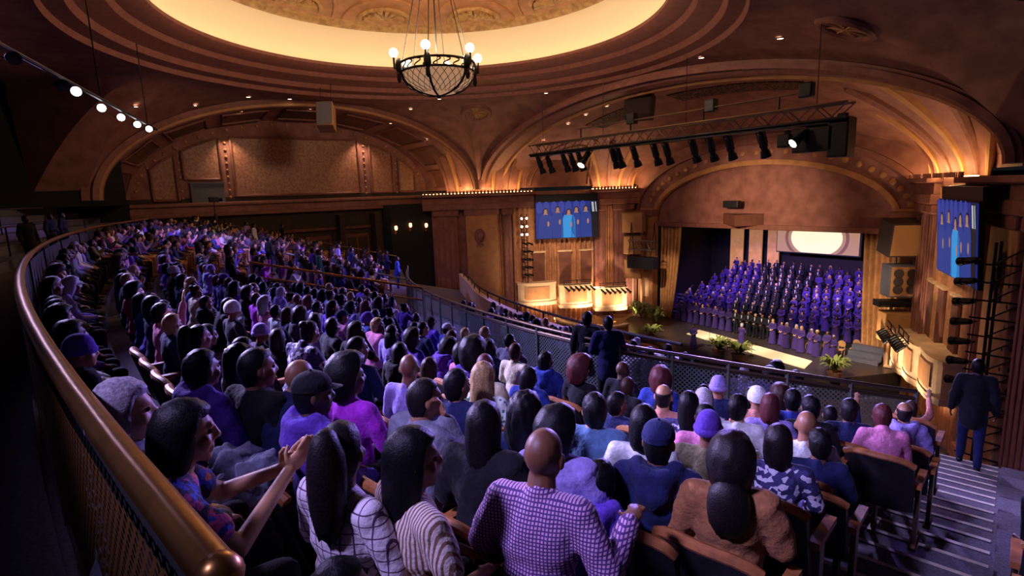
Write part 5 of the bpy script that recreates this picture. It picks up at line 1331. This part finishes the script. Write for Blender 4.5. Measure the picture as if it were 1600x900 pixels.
# ------------------------------------------------------------------ people in front, one by one
PLAID = pattern_mat('plaid_shirt', srgb('bc92b4'), srgb('4a2c68'), srgb('4a2c68'), 66.0, 66.0, 0.40)
STRIPE = pattern_mat('striped_blouse', srgb('cfc0b8'), srgb('7a5a48'), None, 60.0, 60.0, 0.45)
WINDOW = pattern_mat('windowpane_blouse', srgb('d8ccd6'), srgb('5a3c5a'), srgb('5a3c5a'), 22.0, 22.0, 0.12)
ZEBRA = blotch_mat('zebra_top', srgb('e0e0e0'), [srgb('15151a')], 55.0, 0.5)
FLORAL = blotch_mat('floral_top', srgb('2a1a3a'), [srgb('b03878'), srgb('3048b0'), srgb('c06838')], 34.0, 0.45)
PRINT = blotch_mat('printed_blouse', srgb('3a3468'), [srgb('22204a'), srgb('c8c4d8')], 30.0, 0.35)
LEAFY = blotch_mat('leafy_blouse', srgb('d2ded2'), [srgb('4a6a5a')], 46.0, 0.72)
def hero(hx, hy, hz, label, turn=0.0, drop=1.255, name='person', **kw):
    """head at (hx, hy, hz); the body sits below it facing the stage"""
    far_ = RCAM - math.hypot(hx - FCX, hy - FCY); sc = kw['scale'] = kw.get('scale', 1.0) * (1.0 if far_ < 2.2 else 0.94 if far_ < 3.0 else 0.88)
    rz = facing((hx, hy, 0), (1.0, 38.0, 0)) + math.radians(turn)
    pose = kw.get('pose', 'lap'); hc = (kw.get('headM') if kw.get('headM') is not None else POSES[pose]['head']).translation
    off = Matrix.Rotation(rz, 3, 'Z') @ V(hc.x, hc.y, 0) * sc
    p = V(hx - off.x, hy - off.y, hz - hc.z * sc)
    HERO_XY.append((p.x, p.y))
    if kw.pop('seated', True) and (p.xy - EYE.xy).length > 2.75:
        rs = facing(p, (FCX, FCY, 0)); q = p + Matrix.Rotation(rs, 3, 'Z') @ V(0, -0.17, 0); HSEAT.append((q.x, q.y))
        seat(V(q.x, q.y, p.z - 0.02), rs, 'seat under the ' + label, True)
    return person(p, rz, label=label, name=name, **kw)
HERO_XY = []; HSEAT = []
# the man in the checked shirt gets a finer body, arm resting on the seat beside him
JM = figure(lean=8, yaw=-4, elbows=(V(-0.28, 0.06, 0.80), V(0.30, 0.03, 0.80)), hands=(V(-0.10, 0.3, 0.66), V(0.34, 0.24, 0.93)), hdir=[V(0.4, 0.9, 0), V(0.0, 1, 0.05)], hnorm=[V(0, 0, -1), V(0, 0, -1)], curl=0.35)
smM = skin_mesh(JM, 0.008, 0.4)
hero(20.23, 1.43, 9.86, 'bald man in pink and navy checked shirt, nearest the camera', skinm=smM, topm=None or (lambda m: (m.materials.append(CLOTH), m)[1])(top_mesh(JM, 'long', 0.013, 0.5, 0.022, 0.01)), headM=JM['head'], topmat=PLAID, skin='brown', hair=None, pants='navy', scale=1.04)
# the woman reaching forward with open hands beside the brass rail
JW = figure(lean=12, yaw=-6, elbows=(V(-0.20, 0.30, 0.82), V(0.22, 0.27, 0.78)), hands=(V(-0.03, 0.52, 0.92), V(0.03, 0.53, 0.93)), hdir=[V(0.12, 0.75, 0.65), V(-0.10, 0.75, 0.65)], hnorm=[V(1, 0, 0.1), V(-1, 0, 0.1)], curl=0.12)
smW = skin_mesh(JW, 0.007, 0.4)
tW = top_mesh(JW, 'short', 0.013, 0.5, 0.02); tW.materials.append(CLOTH)
hero(19.62, 0.16, 10.13, 'dark-haired woman in floral top clapping her raised hands by brass rail', turn=-24, skinm=smW, topm=tW, headM=JW['head'], topmat=FLORAL, skin='tan', hair='bob', hcol='black', hseed=3)
H = hero
H(19.41, -0.02, 10.20, 'person with silver grey hair beside the brass rail', pose='right', style='coat', top='grey', skin='fair', hair='bob', hcol='silver', turn=-10)
H(20.09, 0.88, 9.97, 'woman with long black hair in a brown striped blouse', pose='right', style='short', topmat=STRIPE, skin='mid', hair='long', hcol='black', turn=-25)
H(19.90, 0.66, 10.00, 'person with tied dark hair in a pale windowpane-checked blouse', pose='left', style='long', topmat=WINDOW, skin='brown', hair='ponytail', hcol='dark', turn=-8)
H(19.17, 1.40, 9.82, 'short-cropped man in a grey suit jacket with hand at his chin', pose='chin', style='coat', top='grey', skin='mid', hair='crop', hcol='dark', turn=-18)
H(19.65, 1.50, 9.79, 'woman with straight black hair in a dark jacket behind bald checked-shirt man', pose='lap', style='coat', top='black', skin='mid', hair='long', hcol='black')
H(19.43, 1.94, 9.66, 'woman with a mass of dark curls, before the straight-haired woman', pose='lap', style='long', top='navy', skin='mid', hair='curly', hcol='black')
H(19.80, 1.88, 9.68, 'person with big rounded afro in a grey-lilac blazer', pose='right', style='coat', top='lilac', skin='brown', hair='afro', hcol='black')
H(20.14, 2.31, 9.62, 'man in a navy hoodie and navy cap, seen from behind', pose='lap', style='hood', top='navy', skin='brown', hair='crop', hat='cap', hatcol='navy', scale=1.05)
H(19.79, 2.60, 9.53, 'person with glossy black bob in a white tee shirt', pose='lap', style='short', top='white', skin='fair', hair='bob', hcol='black')
H(19.43, 2.52, 9.53, 'person in a pale denim jacket with short dark hair', pose='left', style='coat', top='denim', skin='tan', hair='short', hcol='black')
H(19.98, 2.02, 9.42, 'person in a vivid purple hoodie leaning forward beside the afro', pose='forward', style='hood', top='violet', skin='brown', hair='short', hcol='black')
H(18.42, 2.29, 9.55, 'woman with wavy blonde-brown hair in a leafy white blouse', pose='lap', style='short', topmat=LEAFY, skin='fair', hair='wavy', hcol='blonde')
H(18.60, 1.95, 9.62, 'person with short black hair in a navy jacket beside the blonde woman', pose='right', style='coat', top='navy', skin='mid', hair='short', hcol='black')
H(18.10, 1.81, 9.66, 'bald man in a lilac shirt turning to the stage', pose='left', style='long', top='lilac', skin='brown', hair=None)
H(18.50, 1.19, 9.83, 'person with afro in a bright magenta sweater', pose='right', style='long', top='magenta', skin='deep', hair='afro', hcol='black')
H(18.95, 0.83, 9.93, 'man in a dark cap and purple hoodie in profile', pose='right', style='hood', top='purple', skin='deep', hair='crop', hat='cap', hatcol='black', turn=-14)
H(18.38, 0.91, 9.86, 'bald man bowing his head, in a navy jacket with white collar', pose='forward', style='coat', top='navy', skin='mid', hair=None)
H(18.25, 0.69, 9.94, 'broad man in a dark coat with cropped hair', pose='right', style='coat', top='black', skin='brown', hair='crop', scale=1.08)
H(18.10, 0.40, 9.96, 'person in a purple hooded top beside the broad dark coat', pose='lap', style='hood', top='purple', skin='brown', hair='short')
H(20.51, 2.42, 9.61, 'woman with curly dark puff of hair in a tan draped top', pose='lap', style='coat', top='brown', skin='mid', hair='curlypuff', hcol='dark')
H(19.99, 2.99, 9.44, 'person in a purple knit beanie and olive coat', pose='lap', style='coat', top='olive', skin='brown', hair=None, hat='beanie', hatcol='purple')
H(20.32, 3.24, 9.40, 'woman with sleek dark bob in a dark printed blouse', pose='lap', style='long', topmat=PRINT, skin='tan', hair='bob', hcol='dark', hseed=2)
H(20.04, 4.19, 9.15, 'bald man in a white shirt near the aisle', pose='lap', style='long', top='white', skin='mid', hair=None, scale=1.06)
H(19.50, 4.14, 9.14, 'dark-haired man in a white shirt beside the zebra-print person', pose='right', style='long', top='white', skin='tan', hair='short', hcol='black')
H(19.47, 4.70, 9.00, 'person with brown bob in a lilac sweater', pose='lap', style='long', top='lilac', skin='fair', hair='bob', hcol='auburn')
H(19.22, 4.05, 9.14, 'person with silver blonde bob in a zebra-striped top', pose='left', style='long', topmat=ZEBRA, skin='fair', hair='bob', hcol='silver')
H(18.76, 4.97, 8.91, 'person in a tall lilac beanie near the mesh railing', pose='lap', style='coat', top='navy', skin='mid', hair=None, hat='beanie', hatcol='lilac')
H(19.75, 5.66, 8.79, 'man with short dark hair in a navy sweater', pose='lap', style='long', top='navy', skin='brown', hair='short', hcol='dark')
H(20.02, 5.70, 8.80, 'person with dark red hair in a pink sweater', pose='forward', style='long', top='pink', skin='brown', hair='short', hcol='auburn')
H(19.97, 6.40, 8.63, 'man in a lilac hoodie at the end of a row', pose='lap', style='hood', top='lilac', skin='mid', hair='bald_side', hcol='dark')
H(19.78, 7.20, 8.40, 'child in a peach top by the far end of the aisle', pose='raised', style='long', top='rose', skin='tan', hair='short', hcol='brown', scale=0.8)
H(20.20, 4.05, 9.10, 'person with short black hair just before the bald white-shirted man', pose='left', style='long', top='navy', skin='brown', hair='short')
H(19.66, 5.05, 8.95, 'person with short dark hair in black between lilac and navy sweaters', pose='left', style='long', top='black', skin='brown', hair='short')
H(19.36, 3.65, 9.25, 'person with long straight black hair in a patterned lilac top', pose='lap', style='long', topmat=PRINT, skin='tan', hair='long')
H(19.62, 3.50, 9.27, 'dark-skinned man with cropped hair in a pink shirt', pose='lap', style='long', top='pink', skin='deep', hair='crop')
H(19.18, 4.98, 8.92, 'person in a white bonnet before the lilac sweater', pose='left', style='long', top='rose', skin='mid', hair=None, hat='bonnet', hatcol='white')
H(19.28, 5.49, 8.80, 'person with black hair in dark blue near the railing', pose='lap', style='long', top='blue', skin='brown', hair='short')
H(19.09, 3.67, 9.24, 'balding man in a rose shirt, mid rows', pose='lap', style='long', top='rose', skin='tan', hair='bald_side', hcol='dark')
H(17.24, 1.72, 9.65, 'cropped-haired man in a navy collared shirt turned to the right', pose='right', style='long', top='navy', skin='brown', hair='crop')
H(16.36, 1.56, 9.67, 'woman with hair up in a purple spotted dress looking down', pose='forward', style='short', topmat=PRINT, skin='mid', hair='bun', hcol='black')
H(18.05, 2.55, 9.50, 'woman with long reddish braids in a pale top', pose='left', style='long', top='cream', skin='mid', hair='braids', hcol='auburn')
H(17.55, 2.75, 9.47, 'large-afroed person in a deep purple top, mid rows', pose='lap', style='long', top='purple', skin='brown', hair='bigafro', hcol='black')
H(21.55, 4.75, 9.02, 'person in lilac right of the aisle with a hand on the knee', pose='forward', style='long', top='lilac', skin='fair', hair='short', hcol='brown', turn=20)
H(21.80, 3.35, 9.30, 'person in navy right of the aisle near the corner', pose='forward', style='coat', top='navy', skin='tan', hair='short', hcol='dark', turn=10)
H(21.30, 6.40, 8.65, 'person in dark clothes seated right of the aisle farther down', pose='lap', style='coat', top='charcoal', skin='brown', hair='short', hcol='dark', turn=15)
H(20.20, 0.52, 9.62, 'person in navy low at the bottom edge with clasped hands', pose='clasp', style='coat', top='navy', skin='mid', hair='short', hcol='black', turn=-30)

# ------------------------------------------------------------------ the other seats
for k in range(1, 13):
    for j in range(0, 26):
        a = seat_angle(k, j, 0)
        if trow(k) + 1.6 > drail(a) or a < VOM1: continue
        p = seat_pos(k, j, 0)
        dist_ = (p - EYE).length
        if any((p.x - x) ** 2 + (p.y - y) ** 2 < 0.36 ** 2 for x, y in HSEAT): continue
        if k < 1 and a > 0.150: continue
        if dist_ < 1.9 or dist_ > 7.6 and j > 1: continue
        seat(p, facing(p, (FCX, FCY, 0)), 'black-backed theatre seat with oak trim, %s row from brass rail, %s seat from stair aisle' % (ordinal(k + 1), ordinal(j + 1)), j == 0)
for k in (3, 4, 5):
    p = seat_pos(k, 0, 2); seat(p, facing(p, (FCX, FCY, 0)), 'black-backed theatre seat right of the stair aisle, %s row from brass rail' % ordinal(k + 1), True)

# a coat hung over a seat and a heap of clothes on another
def heap(name, loc, blobs, mat_, label, disp=0.07):
    mb = MB()
    for c, r in blobs: mb.ball(c, r, 14, 10)
    me = fuse(mb, 0.016, 1, 0.6, disp, name); me.materials.append(mat_)
    o = put(name, me, mat_); o.location = loc; return tag(o, label, 'coat')
o = heap('draped_coat', (20.28, 0.30, 8.95), [((0, 0, 0.62), (0.27, 0.13, 0.2)), ((0.02, 0.05, 0.45), (0.25, 0.16, 0.2)), ((-0.1, 0.08, 0.3), (0.2, 0.12, 0.2))], CLOTH, 'dark purple coat draped over an empty seat back', 0.05); o.color = (*srgb('2a2450'), 1); o.rotation_euler = (0, 0, 0.3)
o = heap('clothes_heap', (18.95, 0.42, 9.05), [((0, 0, 0.45), (0.24, 0.2, 0.12)), ((0.1, 0.08, 0.56), (0.15, 0.13, 0.1)), ((-0.14, 0.0, 0.55), (0.12, 0.13, 0.1))], CLOTH, 'heap of crumpled grey clothes piled on a seat', 0.12); o.color = (*srgb('6a6a80'), 1)

# ------------------------------------------------------------------ standing people
STJ = figure(sit=False); STJ2 = figure(sit=False, yaw=20, elbows=(V(-0.26, 0.05, 1.16), V(0.26, 0.05, 1.16)), hands=(V(-0.06, 0.22, 1.05), V(0.06, 0.22, 1.05)))
WJ = figure(sit=False, lean=4, knees=[V(-0.10, 0.12, 0.50), V(0.10, -0.05, 0.48)], feet=[V(-0.10, 0.16, 0.09), V(0.10, -0.25, 0.12)])
def make_stand(J):
    s = skin_mesh(J, 0.016, 0.3); t = top_mesh(J, 'long', 0.02, 0.4, 0.022, 0.018, nm='jacket', low=0.12); b = bottom_mesh(J, 0.022, 0.4); t.materials.append(CLOTH); b.materials.append(CLOTH)
    return s, t, b
ST = {'down': (STJ, *make_stand(STJ)), 'fold': (STJ2, *make_stand(STJ2)), 'walk': (WJ, *make_stand(WJ))}
def stander(x, y, z, rz, which, label, group='standing people', **kw):
    J, s, t, b = ST[which]
    o = person(V(x, y, z), rz, skinm=s, topm=t, pantm=b, headM=J['head'], label=label, group=group, **kw)
    for i in range(2): put('shoe', SHOE, BLACK, o, mtx=Matrix.Translation(J['an'][i] - V(0, 0.0, 0.09)))
    HERO_XY.append((x, y)); return o
def tz(x, y):
    d = RCAM - math.hypot(x - FCX, y - FCY); return rake(d) if d > 0.2 else 9.03
stander(19.42, 11.2, rake(11.4) + 0.02, facing((19.4, 11.2, 0), (14, 30, 0)), 'walk', 'man in a dark suit standing at the foot of the aisle stairs', top='black', skin='deep', hair='crop', pants='navy', scale=1.06)
stander(15.1, 6.6, tz(15.1, 6.6), facing((15, 6, 0), (0, 37, 0)), 'down', 'person in black standing by the mesh railing, left of the pair', top='black', skin='deep', hair='short')
stander(15.7, 6.5, tz(15.7, 6.5), facing((15, 6, 0), (-10, 30, 0)), 'fold', 'person in dark navy standing by the mesh railing, right of the pair', top='navy', skin='brown', hair='crop')
stander(-8.6, 13.2, tz(-8.6, 13.2), -0.6, 'fold', 'usher in dark blue uniform at the far aisle, left one', top='navy', pants='navy', skin='brown', hair='crop')
stander(-5.2, 12.3, tz(-5.2, 12.3), -0.4, 'down', 'usher in blue uniform at the far aisle, right one', top='blue', pants='blue', skin='brown', hair='crop')
for i, (x, y, z) in enumerate(((-2.3, -2.0, 9.03), (-6.1, -1.6, 9.03), (-7.8, -1.3, 9.03))):
    stander(x, y, z, -0.9 + 0.3 * i, 'down', 'dark-suited person standing in the cross aisle behind brass rail, %s from left' % ordinal(i + 1), top='black', skin='deep', hair='short')
for i, (x, y, c) in enumerate(((-13.6, 6.8, 'lilac'), (-13.1, 7.1, 'white'), (-1.4, 7.1, 'teal'), (-7.8, 10.1, 'lilac'), (-6.6, 10.4, 'navy'), (-1.9, 7.0, 'purple'), (-16.2, 9.4, 'black'), (-5.0, 6.0, 'black'))):
    stander(x, y, tz(x, y), -0.5 + 0.1 * i, 'down', 'person in %s standing among the far block of seats, %s' % (c, ('by the tripod', 'beside the lilac one', 'above the stairwell rail', 'near the far handrail', 'near the far handrail', 'beside the teal one', 'at the side wall', 'in mid block')[i]), top=c, skin='brown', hair='short', pants='black')

# ------------------------------------------------------------------ the rest of the audience
rnd = random.Random(5)
TOPW = [('navy', 22), ('black', 20), ('charcoal', 10), ('purple', 8), ('lilac', 11), ('violet', 4), ('white', 9), ('pink', 4), ('magenta', 2), ('blue', 9), ('grey', 8), ('red', 2), ('cream', 3), ('olive', 2), ('mint', 2)]
TOPL = [n for n, w_ in TOPW for _ in range(w_)]
HAIRL = ['crop'] * 16 + ['short'] * 20 + ['afro'] * 12 + ['bigafro'] * 4 + ['bob'] * 13 + ['long'] * 14 + ['wavy'] * 7 + ['curly'] * 12 + ['ponytail'] * 7 + ['bun'] * 5 + ['braids'] * 5 + ['bald'] * 8 + ['bald_side'] * 4 + ['cap'] * 4 + ['beanie'] * 3 + ['bonnet'] * 2
HNAME = {'crop': 'cropped hair', 'short': 'short hair', 'afro': 'an afro', 'bigafro': 'a large afro', 'bob': 'a bob', 'long': 'long straight hair', 'wavy': 'wavy hair', 'curly': 'thick curls', 'ponytail': 'a ponytail', 'bun': 'a bun', 'braids': 'long braids', 'bald': 'a bald head', 'bald_side': 'balding hair', 'cap': 'a cap', 'beanie': 'a beanie', 'bonnet': 'a bonnet'}
spots = []
for block in (0, 1):
    for k in range(NROW):
        for j in range(90):
            a = seat_angle(k, j, block)
            if trow(k) + (1.75 if a < 0.1 else 2.5) > drail(a): continue
            if block == 0 and a < (VOM1 + 0.014 if k > 3 else VOM0): break
            if block == 1 and a < A_L + 0.012: break
            p = seat_pos(k, j, block)
            p = p + (V(FCX, FCY, 0) - V(p.x, p.y, 0)).normalized() * 0.20
            dc = (V(p.x, p.y, 0) - V(EYE.x, EYE.y, 0)).length
            if dc < 4.6: continue
            if any((p.x - x) ** 2 + (p.y - y) ** 2 < 0.27 ** 2 * (1.6 if dc < 9 else 1.2) ** 2 for x, y in HERO_XY): continue
            if rnd.random() < 0.07: continue
            v = p - EYE; zc = v.dot(fwd); sx_ = v.dot(rr) / zc if zc > 0.3 else 9
            if abs(sx_) > 0.95: continue
            spots.append((dc, p, k, j, block))
# lower tier beyond the railing
lows = []
for row in range(2):
    for j in range(40):
        a = -0.09 + 0.245 * j / 40 + 0.003 * row
        p = polar(drail(a) + 1.1 + 0.9 * row, a, rake(drail(a) + 1.1 + 0.9 * row) + 0.02)
        if rnd.random() < 0.2: continue
        lows.append((row, j, p))
spots.sort(key=lambda s: s[0])
NIND = 300 - len(HERO_XY) - 45
poses_r = ['lap'] * 8 + ['left'] * 4 + ['right'] * 5 + ['forward'] * 3 + ['chin'] * 2 + ['clasp'] * 2 + ['raised']
def rand_look(r):
    top = r.choice(TOPL); hk = r.choice(HAIRL); hat = None; hair = hk
    if hk in ('cap', 'beanie', 'bonnet'): hat = hk; hair = 'crop' if hk == 'cap' else None
    return dict(pose=r.choice(poses_r), style=r.choice(['long', 'long', 'long', 'coat', 'coat', 'short', 'hood']), top=top, skin=r.choice(['deep', 'deep', 'brown', 'brown', 'brown', 'mid', 'mid', 'tan', 'fair']), hair=hair, hat=hat,
                hatcol=r.choice(['navy', 'lilac', 'black', 'white', 'purple']), hcol=r.choice(['black'] * 8 + ['dark'] * 5 + ['brown'] * 2 + ['auburn', 'blonde', 'silver']), scale=r.uniform(0.84, 0.97)), hk
def crowd_rz(p, r): return 0.5 * facing(p, (1, 38, 0)) + 0.5 * facing(p, (FCX, FCY, 0)) + r.uniform(-0.12, 0.12)
for dc, p, k, j, block in spots[:NIND]:
    kw, hk = rand_look(rnd)
    where = '%s row from brass rail, %s seat from stair aisle' % (ordinal(k + 1), ordinal(j + 1)) if block == 0 else 'far block, %s row down, %s seat from stairwell' % (ordinal(k + 1), ordinal(j + 1))
    person(p, crowd_rz(p, rnd), label='%s-topped person with %s, %s' % (kw['top'], HNAME[hk], where), hsub=4 if dc < 9 else 3, group='seated audience', **kw)
cnt = 0
low_kept = sorted(lows, key=lambda s: -s[2].x)[:45]
for row, j, p in low_kept:
    kw, hk = rand_look(rnd); kw['pose'] = 'lap'
    person(p, crowd_rz(p, rnd), label='person with %s on lower tier beyond mesh railing, %s row, %s from left' % (HNAME[hk], ORD[row + 1], ordinal(j + 1)), hsub=3, group='audience on the lower tier', **kw)
# beyond the nearest three hundred: one mass of small figures
VCOL = mat('distant_cloth', (0.5, 0.5, 0.5), 0.85)
_nt = VCOL.node_tree; _at = _nt.nodes.new('ShaderNodeAttribute'); _at.attribute_name = 'tint'; _nt.links.new(_at.outputs['Color'], _nt.nodes['Principled BSDF'].inputs['Base Color'])
def low_arrays(me, ratio):
    o = bpy.data.objects.new('tmp', me.copy()); COL.objects.link(o); d = o.modifiers.new('d', 'DECIMATE'); d.ratio = ratio
    dg = bpy.context.evaluated_depsgraph_get(); m2 = bpy.data.meshes.new_from_object(o.evaluated_get(dg), depsgraph=dg)
    vs = np.array([v.co[:] for v in m2.vertices]); fs = [tuple(p.vertices) for p in m2.polygons]
    mm = o.data; bpy.data.objects.remove(o); bpy.data.meshes.remove(mm); bpy.data.meshes.remove(m2); return vs, fs
LOWB = {k: low_arrays(SKINM[k], 0.07) for k in ('lap', 'left', 'forward', 'clasp')}
LOWT = {k: low_arrays(get_top(k, 'long'), 0.09) for k in ('lap', 'left', 'forward', 'clasp')}
LOWH = {k: low_arrays(get_hair(k, 2), 0.99) for k in ('crop', 'short', 'afro', 'bob', 'long', 'curly')}
AV, AF, AC = [], [], []; base = 0
def emit_low(arr, M3, off, col):
    global base
    vs, fs = arr; w_ = vs @ np.array(M3).T + np.array(off); AV.append(w_); AF.extend([tuple(i + base for i in f) for f in fs]); AC.extend([col] * len(fs)); base += len(vs)
for dc, p, k, j, block in spots[NIND:]:
    ps = rnd.choice(['lap', 'lap', 'left', 'forward', 'clasp']); rz = crowd_rz(p, rnd); sc = rnd.uniform(0.92, 1.06); R3 = Matrix.Rotation(rz, 3, 'Z') * sc
    emit_low(LOWB[ps], R3, p, SKINS[rnd.choice(list(SKINS))]); emit_low(LOWT[ps], R3, p, srgb(COLS[rnd.choice(TOPL)]))
    hm = POSES[ps]['head']; emit_low(LOWH[rnd.choice(list(LOWH))], R3 @ hm.to_3x3(), p + R3 @ hm.translation, srgb(HCOL[rnd.choice(['black', 'dark', 'black', 'brown'])]))
if AV:
    me = bpy.data.meshes.new('distant_audience'); me.from_pydata(np.concatenate(AV).tolist(), [], AF)
    at = me.attributes.new('tint', 'FLOAT_COLOR', 'FACE'); at.data.foreach_set('color', np.array([(*c, 1) for c in AC], dtype=np.float32).ravel())
    me.polygons.foreach_set('use_smooth', [True] * len(me.polygons))
    tag(put('distant_audience', me, VCOL), 'mass of small seated figures filling the far block of the balcony', 'crowd', kind='stuff')

# ------------------------------------------------------------------ the choir
CJ = figure(sit=False, elbows=(V(-0.25, 0.08, 1.16), V(0.25, 0.08, 1.16)), hands=(V(-0.04, 0.22, 1.03), V(0.04, 0.22, 1.03)))
CJ2 = figure(sit=False, elbows=(V(-0.25, 0.08, 1.16), V(0.26, 0.12, 1.22)), hands=(V(-0.05, 0.22, 1.05), V(0.10, 0.22, 1.46)), hdir=[V(1, .5, 0), V(-0.2, -0.2, 1)], yaw=8)
def gown_mesh(J):
    mb = MB(); R = J['R']
    mb.ball(J['chest'], (0.17, 0.115, 0.19), 14, 10); mb.ball(J['belly'], (0.15, 0.115, 0.18), 14, 10)
    for i in range(2):
        sh = J['shL'] if i == 0 else J['shR']; mb.cap(sh, J['el'][i], 0.062, 0.055); mb.cap(J['el'][i], lerp(J['el'][i], J['ha'][i], 0.7), 0.054, 0.045); mb.cap(J['chest'] + V(0, 0, 0.1), sh, 0.07, 0.06)
    mb.cyl((0, 0, 1.05), (0, 0, 0.02), 0.16, 0.27, 14)
    return fuse(mb, 0.03, 2, 0.6, 0.02, 'gown')
csk = {0: skin_mesh(CJ, 0.018, 0.22, False), 1: skin_mesh(CJ2, 0.018, 0.22, False)}
cgw = {0: gown_mesh(CJ), 1: gown_mesh(CJ2)}
cjk = top_mesh(CJ, 'long', 0.03, 0.6, 0.02, 0.012, nm='jacket', low=0.12); cpt = bottom_mesh(CJ, 0.03, 0.6)
for m_ in (cgw[0], cgw[1], cjk, cpt): m_.materials.append(CLOTH)
SHIRT = MB().add([(-0.04, 0.142, 1.44), (0.04, 0.142, 1.44), (0.01, 0.15, 1.2), (-0.01, 0.15, 1.2)], [(0, 1, 2, 3)]).box((0, 0.138, 1.38), (0.06, 0.02, 0.14)).mesh('shirt_front'); SHIRT.materials.append(CLOTH)
CHCOL = ['3a2868', '432e76', '33235c', '3d2a6c']
def chorister(x, y, z, rz, man, label, r, group):
    sk = r.choice(['deep', 'brown', 'mid', 'tan', 'fair'])
    if man:
        o = person(V(x, y, z), rz, skinm=csk[0], topm=cjk, pantm=cpt, headM=CJ['head'], top='black', pants='black', skin=sk, hair=r.choice(['crop', 'crop', 'short']), hcol='black', hsub=2, label=label, group=group, scale=r.uniform(1.0, 1.08), name='choir_man')
        s = put('shirt_front', SHIRT, CLOTH, o); s.color = (*srgb('d8d4dc'), 1)
        for i in range(2): put('shoe', SHOE, BLACK, o, mtx=Matrix.Translation(CJ['an'][i] - V(0, 0, 0.09)))
    else:
        w_ = r.choice([0, 0, 0, 1]); J = (CJ, CJ2)[w_]
        o = person(V(x, y, z), rz, skinm=csk[w_], topm=cgw[w_], pantm=False, headM=J['head'], top='purple', skin=sk, hair=r.choice(['bob', 'long', 'short', 'curly', 'afro', 'bun', 'wavy']), hcol=r.choice(['black'] * 5 + ['dark', 'brown', 'blonde', 'silver']), hsub=2, label=label, group=group, scale=r.uniform(0.94, 1.04), name='choir_woman')
        for c in o.children:
            if c.name.startswith('gown'): c.color = (*srgb(r.choice(CHCOL)), 1)
    return o
rc = random.Random(9)
n_ch = 0
for i in range(1, NR + 1):
    y = riser_y(i) + 0.02; n = 20
    for j in range(n):
        x = -7.1 + 0.3 * (i % 2) + 14.4 * j / (n - 1) * 0.985
        if i <= 2 and x > 7.4: continue
        man = abs(x + 0.55 + 0.12 * i) < 2.0 + 0.04 * i
        if rc.random() < 0.04: continue
        chorister(x + rc.uniform(-0.08, 0.08), y + rc.uniform(-0.05, 0.05), riser_z(i), PI + 0.06 * x / 3, man, '%s in the choir, %s riser step, %s from the left' % ('suited man' if man else 'woman in violet gown', ordinal(i), ordinal(j + 1)), rc, 'choir on the risers')
for j in range(9):
    chorister(-6.6 + 0.62 * j, 37.9 - 0.06 * j, 0, PI, False, 'choir woman in long violet gown on stage floor, left line, %s from left' % ordinal(j + 1), rc, 'front line of singers')
for j in range(6):
    chorister(-1.0 + 0.55 * j, 37.3 - 0.05 * j, 0, PI, True, 'suited man on the stage floor before the choir, %s from left' % ordinal(j + 1), rc, 'front line of singers')
for j in range(9):
    chorister(2.3 + 0.56 * j, 36.5 - 0.14 * j + (0.3 if j % 2 else 0), 0, PI, False, 'choir woman in long violet gown on stage floor, right line, %s from left' % ordinal(j + 1), rc, 'front line of singers')
chorister(-0.6, 31.6, 0, PI + 0.3, False, 'singer in a long violet gown alone at the front left of the stage', rc, 'soloists')
chorister(1.55, 33.9, 0, 0.1, False, 'conductor in a long violet gown facing the choir on the pale runner', rc, 'soloists')
chorister(-8.3, 39.6, 0.5, PI - 0.5, False, 'figure in a violet gown standing on the stairs left of the choir', rc, 'soloists')
